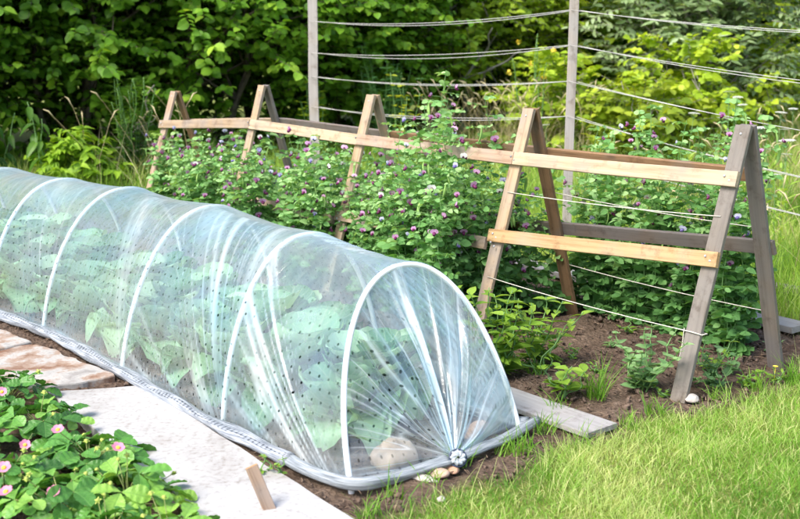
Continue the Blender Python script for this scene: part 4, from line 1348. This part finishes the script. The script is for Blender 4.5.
def shrub_proto(name, leafmat, barkmat, **kw):
    lf, tk = shrub_meshes(**kw)
    r = empty(name, (0, 0, 0))
    lf.build('crown', leafmat, r); tk.build('trunk', barkmat, r)
    return r


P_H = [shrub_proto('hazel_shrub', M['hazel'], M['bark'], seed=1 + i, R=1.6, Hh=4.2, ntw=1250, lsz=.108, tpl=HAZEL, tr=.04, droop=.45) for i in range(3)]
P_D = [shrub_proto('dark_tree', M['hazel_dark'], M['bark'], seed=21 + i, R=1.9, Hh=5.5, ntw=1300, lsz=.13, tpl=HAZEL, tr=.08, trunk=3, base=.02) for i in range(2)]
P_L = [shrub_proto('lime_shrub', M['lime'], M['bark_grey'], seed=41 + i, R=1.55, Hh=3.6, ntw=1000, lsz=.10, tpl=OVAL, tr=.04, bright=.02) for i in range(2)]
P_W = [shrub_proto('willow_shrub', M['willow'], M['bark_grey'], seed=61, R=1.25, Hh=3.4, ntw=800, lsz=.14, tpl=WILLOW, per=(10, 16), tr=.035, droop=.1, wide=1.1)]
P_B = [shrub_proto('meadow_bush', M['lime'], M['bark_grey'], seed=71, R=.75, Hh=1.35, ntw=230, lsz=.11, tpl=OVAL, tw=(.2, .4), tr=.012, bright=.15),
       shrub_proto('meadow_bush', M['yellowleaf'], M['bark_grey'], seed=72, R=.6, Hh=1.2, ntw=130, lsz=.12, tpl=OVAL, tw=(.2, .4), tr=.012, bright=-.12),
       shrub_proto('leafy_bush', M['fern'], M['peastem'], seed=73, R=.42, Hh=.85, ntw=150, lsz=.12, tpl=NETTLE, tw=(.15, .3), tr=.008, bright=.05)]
useds = set()


def put(proto, x, y, label, s=1., zs=1., rz=None, name=None, group=None):
    o = proto if proto.name not in useds else copy_tree(proto)
    useds.add(proto.name)
    tag(o, label, 'tree' if 'tree' in proto.name else 'shrub', group)
    o.location = (x, y, -.02); o.rotation_euler = (0, 0, random.uniform(0, 6.28) if rz is None else rz); o.scale = (s, s, s * zs)
    return o


put(P_H[0], -5.3, 11.4, 'broad leaved dark shrub filling the left picture edge behind the tunnel', 1.0)
put(P_H[1], -3.75, 12.4, 'dense round leaved shrub behind the bright fern-like weed', 1.0)
put(P_H[2], -2.2, 13.0, 'dense broad leaved shrub behind the farthest A-frame', 1.02)
put(P_H[0], -.75, 14.2, 'broad leaved shrub behind the left fence post', 1.0, .95)
put(P_L[0], .75, 16.0, 'yellow-green shrub hanging over the wires between the two posts', 1.1)
put(P_L[1], 2.3, 17.4, 'light green shrub just left of the right fence post', 1.1)
put(P_H[1], 3.6, 18.6, 'mid green shrub right of the right fence post', 1.05)
put(P_W[0], 4.0, 15.0, 'grey-green narrow leaved willow shrub right of the right post', 1.0, 1.0)
put(P_L[0], 5.2, 19.6, 'light leaved shrub behind the willow shrub', 1.15)
put(P_H[2], 7.3, 20.0, 'dark green shrub at the right picture edge above the meadow', 1.15)
put(P_H[0], 9.3, 21.5, 'green shrub beyond the right picture edge', 1.15)
put(P_H[1], -7.2, 11.0, 'green shrub beyond the left picture edge', 1.05)
DG = 'dark trees standing in the shade behind the hedge shrubs'
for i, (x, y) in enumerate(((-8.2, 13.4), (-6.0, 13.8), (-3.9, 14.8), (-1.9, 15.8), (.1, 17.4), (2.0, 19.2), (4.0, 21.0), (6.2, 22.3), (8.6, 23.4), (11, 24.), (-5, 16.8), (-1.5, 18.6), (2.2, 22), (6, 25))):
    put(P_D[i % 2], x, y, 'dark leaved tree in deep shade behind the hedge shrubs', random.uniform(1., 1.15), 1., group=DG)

# bare grey dead branches poking out of the hedge
for (x, y, z, lab, sd) in ((-2.75, 11.2, .55, 'bare grey forked branch in the dark left of the farthest frame', 3), (1.0, 14.3, 1.1, 'bare grey twisted branch between the two fence posts', 8)):
    rnd = random.Random(sd); mb = MB()
    r = empty('dead_branch', (x, y, 0), 0, lab, 'branch')
    for k in range(3):
        a = np.array((-.35 + .1 * k, .3, z - .3)); b = np.array((rnd.uniform(.2, .7), rnd.uniform(-.3, .1), z + rnd.uniform(.0, .5)))
        P = bez_stem(a, b, .2, 10, rnd.uniform(0, 50)); tube(mb, P, np.linspace(.022, .006, 10), 6)
    tube(mb, bez_stem((-.4, .4, -.05), (-.3, .3, z - .2), .1, 8, 3.), np.linspace(.03, .022, 8), 7)
    mb.build('limb', M['bark_grey'], r)

# herbs in front of the hedge
put(P_B[2], -3.0, 10.4, 'bright yellow-green leafy bush behind the tunnel at left', .78, group=None)
make_herb('dock_plant', 'tall dark weed with large hanging leaves at the left edge', 'weed', (-3.85, 10.4, 0), M['dock'], DOCK, .95, 7, .3, .26, None, 33, .14, per=2, pitch=.1, droop=.5)
make_herb('dock_plant', 'tall single stemmed weed with hanging leaves, near the left edge', 'weed', (-3.3, 10.2, 0), M['dock'], DOCK, 1.0, 3, .15, .22, None, 35, .15, per=2, pitch=.0, droop=.5, tint=.6)
make_herb('tall_weed', 'feathery tall weed left of the farthest A-frame', 'weed', (-2.65, 10.9, 0), M['dock'], WILLOW, 1.15, 16, .35, .12, None, 37, .04, tint=.55)
make_herb('sapling', 'small yellow leaved sapling behind the middle A-frame', 'sapling', (.05, 11.6, 0), M['yellowleaf'], OVAL, 1.15, 5, .22, .11, None, 39, .10, tint=.55)
make_herb('sapling', 'yellow-green sapling just right of the left fence post', 'sapling', (-.95, 12.3, 0), M['lime'], OVAL, 1.1, 9, .35, .12, None, 40, .07, tint=.5)
make_herb('green_bush', 'blue-green leafy bush behind the middle A-frame and wires', 'bush', (-.2, 12.9, 0), M['pea'], OVAL, 1.4, 26, .65, .11, None, 41, .06, tint=.3)
put(P_B[1], 2.75, 12.6, 'yellowish leaved bush in the meadow right of the right post', 1.0)
put(P_B[0], 3.5, 13.6, 'light green bush in the meadow beside the yellowish bush', 1.1)
put(P_B[0], 2.0, 13.4, 'light green bush directly right of the right fence post', 1.0, .95)
put(P_B[0], 4.9, 15.6, 'light green bush at the end of meadow below the willow shrub', 1.2)
put(P_B[0], 6.9, 18.4, 'green bush at the far right end of the meadow', 1.3)
r = make_herb('yellow_wildflower', 'tall weed with small yellow flowers left of the right fence post', 'weed', (1.55, 12.8, 0), M['hazel'], NETTLE, 1.5, 5, .3, .09, None, 49, .12, tint=.5)
for (x, z) in ((-.2, 1.45), (-.05, 1.2), (.1, 1.05), (-.3, 1.1), (.2, 1.35)):
    mb = MB(); g_ = rvec(10); scatter(mb, PETAL, np.zeros((10, 3)), g_, rvec(10), .035, .5)
    mb.build('flower_head', M['yellow'], r).location = (x, random.uniform(-.1, .1), z)


# ------------------------------------------------------------------ grass
BL = (np.array([(-.5, 0, 0), (.5, 0, 0), (-.42, .4, .0), (.42, .4, .0), (-.28, .75, .0), (.28, .75, .0), (0, 1, .0)], float),
      np.array([(0, 1, 3), (0, 3, 2), (2, 3, 5), (2, 5, 4), (4, 5, 6)]))


def blades(mb, P, h, wd, lean, tint, bend=.5):
    """curved grass blades"""
    k = len(P); az = RNG.uniform(0, 2 * PI, k); fz = RNG.uniform(0, 2 * PI, k)
    D = np.stack([np.cos(az), np.sin(az), 0 * az], 1); S = np.stack([np.cos(fz), np.sin(fz), 0 * az], 1)
    tv, tf = BL
    y = tv[:, 1]
    h = h * np.ones(k); lean = lean * np.ones(k); wd = wd * np.ones(k)
    out = (lean[:, None] * (y[None] * (1 - bend) + bend * y[None] ** 2)) * h[:, None]
    up = h[:, None] * (y[None] - .25 * lean[:, None] * y[None] ** 2)
    V = P[:, None] + D[:, None] * out[..., None] + S[:, None] * (tv[None, :, 0:1] * wd[:, None, None])
    V[..., 2] += up
    F = tf[None] + (np.arange(k) * len(tv))[:, None, None]
    mb.add(V.reshape(-1, 3), F.reshape(-1, 3), np.repeat(tint * np.ones(k), len(tv)))


def sample(n, x0, x1, y0, y1, cond):
    X = RNG.uniform(x0, x1, n); Y = RNG.uniform(y0, y1, n)
    k = cond(X, Y)
    return np.stack([X[k], Y[k], np.full(k.sum(), -.015)], 1)


def lawn_ok(x, y):
    u, v = toUV(x, y)
    ok = np.where(x < 2.3, y < np.interp(x, LB[:, 0], LB[:, 1]) + .35, True)
    ok &= ~((u > 2.88) & (v < 3.25) & (v > 2.1))
    ok &= ~((v < 2.03) & (u < 4.6) & (v > 1.5))
    ok &= ~((np.abs(v - 3.30) < .1) & (u > 2.72))
    ok &= v < 5.1
    m = soil_mask(x, y)
    return ok & (RNG.random(len(x)) > m) & (m < .97)


mb = MB()
P = sample(150000, -.9, 3.3, 2.3, 5.6, lawn_ok)
n = len(P)
cl = vnoise(P[:, 0], P[:, 1], 6., 1.)
cl2 = vnoise(P[:, 0], P[:, 1], 2.2, 4.)
tint = .36 + .5 * cl2 + .2 * cl + RNG.normal(0, .13, n)
dry = RNG.random(n) < .17 + .25 * np.clip(cl2, 0, 1)
tint = np.where(dry, RNG.uniform(.8, 1., n), np.clip(tint, .02, .75))
edge = soil_mask(P[:, 0], P[:, 1])
h = RNG.uniform(.03, .068, n) * (1 + .5 * cl) + .03 * edge * RNG.random(n)
blades(mb, P, h, RNG.uniform(.0018, .0034, n), RNG.uniform(.15, 1.3, n), tint)
# longer seed stalks at the soil edge
Q = P[RNG.random(n) < .006 + .02 * edge]
blades(mb, Q, RNG.uniform(.10, .19, len(Q)), .0022, RNG.uniform(.1, .6, len(Q)), RNG.uniform(.6, 1., len(Q)))
tag(mb.build('lawn_grass', M['grass']), 'short yellow-green lawn grass in the front right', 'grass', kind='stuff')


def mead_ok(x, y):
    u, v = toUV(x, y)
    return (v > 5.33) & ~((np.abs(v - 6.0) < .08) & (u > 2.2) & (u < 3.85))


mb = MB()
P1 = sample(30000, -.5, 4.5, 5., 10., mead_ok)
P2 = sample(30000, -3.5, 9., 9., 20., lambda x, y: (y < 12.2 + 1.05 * x + 2.5) & mead_ok(x, y))
P3 = sample(9000, -5.0, -.2, 7.2, 12.0, lambda x, y: toUV(x, y)[0] > 8.7)
for P, hs, wd in ((P1, .26, .005), (P2, .42, .007), (P3, .40, .007)):
    n = len(P)
    if n == 0: continue
    cl = vnoise(P[:, 0], P[:, 1], 1.5, 9.)
    tint = np.clip(.42 + .5 * cl + RNG.normal(0, .16, n), .02, 1)
    blades(mb, P, hs * RNG.uniform(.5, 1.3, n), wd * RNG.uniform(.7, 1.3, n), RNG.uniform(.1, .8, n), tint)
tag(mb.build('meadow_grass', M['meadow']), 'long unmown meadow grass behind the pea trellis', 'grass', kind='stuff')

mb = MB()
def dry_region(n, x0, x1, y0, y1, hh, cond, lean=(.2, .9)):
    P = sample(n, x0, x1, y0, y1, cond); k = len(P)
    blades(mb, P, hh * RNG.uniform(.7, 1.25, k), .0045, RNG.uniform(*lean, k), RNG.uniform(.15, 1., k), .75)
    # seed heads: slim spikes on some
    for p in P[::3]:
        a = RNG.uniform(0, 2 * PI); h = hh * RNG.uniform(.8, 1.2); l = RNG.uniform(.1, .4)
        q = np.array((p[0], p[1], 0.)); e = q + np.array((math.cos(a) * l * h, math.sin(a) * l * h, h))
        tube(mb, [q, q + np.array((0, 0, h * .55)), e], .0016, 3, .6, cap=False)
        tube(mb, [e - (e - q) * .02, e + np.array((math.cos(a) * .05, math.sin(a) * .05, .06)), e + np.array((math.cos(a) * .1, math.sin(a) * .1, .08))], [.002, .008, .002], 4, .75)


dry_region(700, .3, 2.2, 12.2, 14.6, .8, lambda x, y: y < 12.4 + x, (.4, 1.2))
dry_region(900, 3., 8., 9., 18., .62, lambda x, y: y < 12 + x)
dry_region(50, -3.0, -1.9, 9.8, 11.2, .8, lambda x, y: x < 99)
dry_region(500, 1.5, 5, 6.5, 10., .5, mead_ok)
tag(mb.build('dry_grass', M['straw']), 'dry straw coloured grass stalks standing in the meadow', 'grass', kind='stuff')

# yarrow: white flat flower heads in the meadow at right
yproto = None
YP = [(740, 96, 10.5), (752, 104, 10.2), (775, 112, 9.6), (765, 127, 9.0), (783, 130, 8.8), (735, 145, 8.2), (770, 150, 8.), (788, 155, 7.8), (715, 118, 9.5), (757, 135, 8.6), (793, 108, 9.8), (728, 92, 11.), (690, 113, 10.), (550, 125, 12), (545, 143, 11.2), (605, 140, 11), (782, 175, 7.4), (795, 140, 8.4)]
for i, (px, py, Y_) in enumerate(YP):
    x = (px - 400) / F_; yy = -(py - 259.5) / F_
    d = (x, math.cos(PT) + yy * math.sin(PT), -math.sin(PT) + yy * math.cos(PT)); t = Y_ / d[1]
    X, Z = d[0] * t, H_ + d[2] * t
    if yproto is None:
        yproto = empty('yarrow_plant', (0, 0, 0), 0)
        st = MB(); tube(st, [(0, 0, -.05), (.02, .01, .4), (0, 0, .8)], [.004, .003, .0025], 5)
        fb = MB()
        for k in range(42):
            a = k * 2.4; rr = .062 * math.sqrt(k / 42); c = np.array((rr * math.cos(a), rr * math.sin(a), .815 + .01 * math.cos(rr * 20)))
            th = np.arange(5) * 1.257 + k
            scatter(fb, PETAL, np.tile(c, (5, 1)), np.stack([np.cos(th), np.sin(th), np.full(5, .1)], 1), np.tile((0, 0, 1.), (5, 1)), .009, .5)
            if k % 3 == 0: tube(st, [(0, 0, .76), c], .0012, 3, cap=False)
        lfm = MB(); k = 14; az = np.arange(k) * 2.1
        scatter(lfm, WILLOW, np.stack([0 * az, 0 * az, .05 + .035 * np.arange(k)], 1), np.stack([np.cos(az), np.sin(az), 0 * az + .7], 1), np.tile((0, 0, 1.), (k, 1)), .12, .5)
        fb.build('flower_head', M['whitepetal'], yproto); st.build('stem', M['peastem'], yproto); lfm.build('foliage', M['meadow'], yproto)
        o = yproto
    else:
        o = copy_tree(yproto)
    tag(o, 'white flat headed yarrow standing in the long meadow grass', 'wildflower', 'white yarrow flowers in the meadow')
    o.location = (X, Y_, 0); o.rotation_euler = (random.uniform(-.1, .1), random.uniform(-.1, .1), random.uniform(0, 6))
    s = max(.35, Z / .82); o.scale = (random.uniform(.65, 1.0),) * 2 + (s,)

# grass tufts on the soil
tufts = [(3.05, 3.62, .2, 70, 'grass tuft beside the near end of the grey plank'), (3.62, 3.42, .18, 40, 'grass tuft hidden between tunnel and plank'), (2.72, 2.10, .09, 40, 'small grass tuft at the left front corner of the tunnel'),
         (2.86, 2.62, .12, 45, 'grass tuft growing right in front of the tie ring'), (2.62, 4.5, .14, 60, 'grass tuft between the two feet of the nearest frame'), (2.80, 2.9, .12, 50, 'grass tuft in front of the right half of the tunnel end')]
for i, (px, py) in enumerate(((395, 497), (430, 484), (505, 452), (545, 430), (585, 447), (630, 425), (655, 412), (720, 398), (755, 388), (560, 410), (536, 372))):
    u, v = toUV(*gpt(px, py)[:2])
    tufts.append((u, v, random.uniform(.07, .13), random.randint(18, 40), 'ragged grass tuft at the edge between the lawn and the bare soil'))
for (u, v, h, n, lb) in tufts:
    mb = MB(); P = np.stack([RNG.uniform(-.04, .04, n), RNG.uniform(-.04, .04, n), np.full(n, -.01)], 1)
    blades(mb, P, h * RNG.uniform(.5, 1.2, n), .0045, RNG.uniform(.2, 1.1, n), np.clip(RNG.normal(.35, .15, n), 0, .8))
    tag(mb.build('grass_tuft', M['grass'], loc=W(u, v)), lb, 'grass tuft', 'grass tufts along the lawn edge' if lb.startswith('ragged') else None)

# ------------------------------------------------------------------ clods, twigs and bits on the soil
mb = MB()
ico_v = []
for i in range(5):
    ph = PI * i / 4 - PI / 2
    for j in range(6):
        th = 2 * PI * j / 6 + i; ico_v.append((math.cos(ph) * math.cos(th), math.cos(ph) * math.sin(th), math.sin(ph)))
ico_f = []
for i in range(4):
    for j in range(6):
        a = i * 6 + j; b = i * 6 + (j + 1) % 6; ico_f += [(a, b, b + 6), (a, b + 6, a + 6)]
ico = (np.array(ico_v) * (1 + .25 * RNG.normal(size=(30, 1))), np.array(ico_f), np.zeros((30, 2)))
P = sample(9000, -2.6, 2.3, 3., 7.2, lambda x, y: soil_mask(x, y) > .6)
k = len(P)
P[:, 2] = -.004
scatter(mb, ico, P, rvec(k), rvec(k), RNG.uniform(.002, .009, k) * (1 + 1.2 * (RNG.random(k) < .08)), .5)
tag(mb.build('soil_clods', M['clod']), 'dark crumbly clods of soil on the garden beds', 'soil', kind='stuff')
mb = MB()
P = sample(1500, -2.4, 2.2, 3.2, 6.5, lambda x, y: soil_mask(x, y) > .5)
for p in P:
    a = RNG.uniform(0, 6.28); L = RNG.uniform(.015, .07); d = np.array((math.cos(a), math.sin(a), RNG.uniform(-.05, .15)))
    q = np.array((p[0], p[1], .006)); tube(mb, [q, q + d * L * .5 + np.array((0, 0, .003)), q + d * L], RNG.uniform(.0008, .002), 4, RNG.random())
tag(mb.build('plant_litter', M['debris']), 'dry twigs and plant litter scattered over the soil', 'litter', kind='stuff')

# ------------------------------------------------------------------ camera, light
cam_d = bpy.data.cameras.new('camera'); cam = bpy.data.objects.new('camera', cam_d); COL.objects.link(cam)
cam.location = (0, 0, H_)
cam.rotation_euler = (PI / 2 - PT, 0, 0)
cam_d.sensor_width = 36.; cam_d.lens = F_ / 800 * 36.
cam_d.clip_start = .05; cam_d.clip_end = 3000
cam_d.dof.use_dof = True; cam_d.dof.focus_distance = 5.2; cam_d.dof.aperture_fstop = 3.4
scene.camera = cam

SUNDIR = Vector((-.48, -.42, .80)).normalized()
world = bpy.data.worlds.new('World'); scene.world = world; world.use_nodes = True
nt = world.node_tree; nt.nodes.clear()
wo = nt.nodes.new('ShaderNodeOutputWorld'); bg = nt.nodes.new('ShaderNodeBackground'); sky = nt.nodes.new('ShaderNodeTexSky')
sky.sky_type = 'NISHITA'; sky.sun_disc = False
sky.sun_elevation = math.asin(SUNDIR.z); sky.sun_rotation = math.atan2(SUNDIR.x, SUNDIR.y)
sky.dust_density = 3.; sky.air_density = 1.
bg.inputs[1].default_value = .34
nt.links.new(sky.outputs[0], bg.inputs[0]); nt.links.new(bg.outputs[0], wo.inputs[0])
sd = bpy.data.lights.new('sun', 'SUN'); sun = bpy.data.objects.new('sun', sd); COL.objects.link(sun)
sd.energy = 4.3; sd.angle = rad(28); sd.color = (1., .96, .90)
sun.rotation_euler = SUNDIR.to_track_quat('Z', 'Y').to_euler(); sun.location = (0, 0, 20)

scene.view_settings.view_transform = 'Standard'
scene.view_settings.look = 'None'
scene.view_settings.exposure = 0
c = scene.cycles
c.adaptive_threshold = .03; c.max_bounces = 6; c.diffuse_bounces = 3; c.glossy_bounces = 2; c.transmission_bounces = 4; c.transparent_max_bounces = 20
c.caustics_reflective = False; c.caustics_refractive = False
c.use_denoising = True
c.sample_clamp_indirect = 6
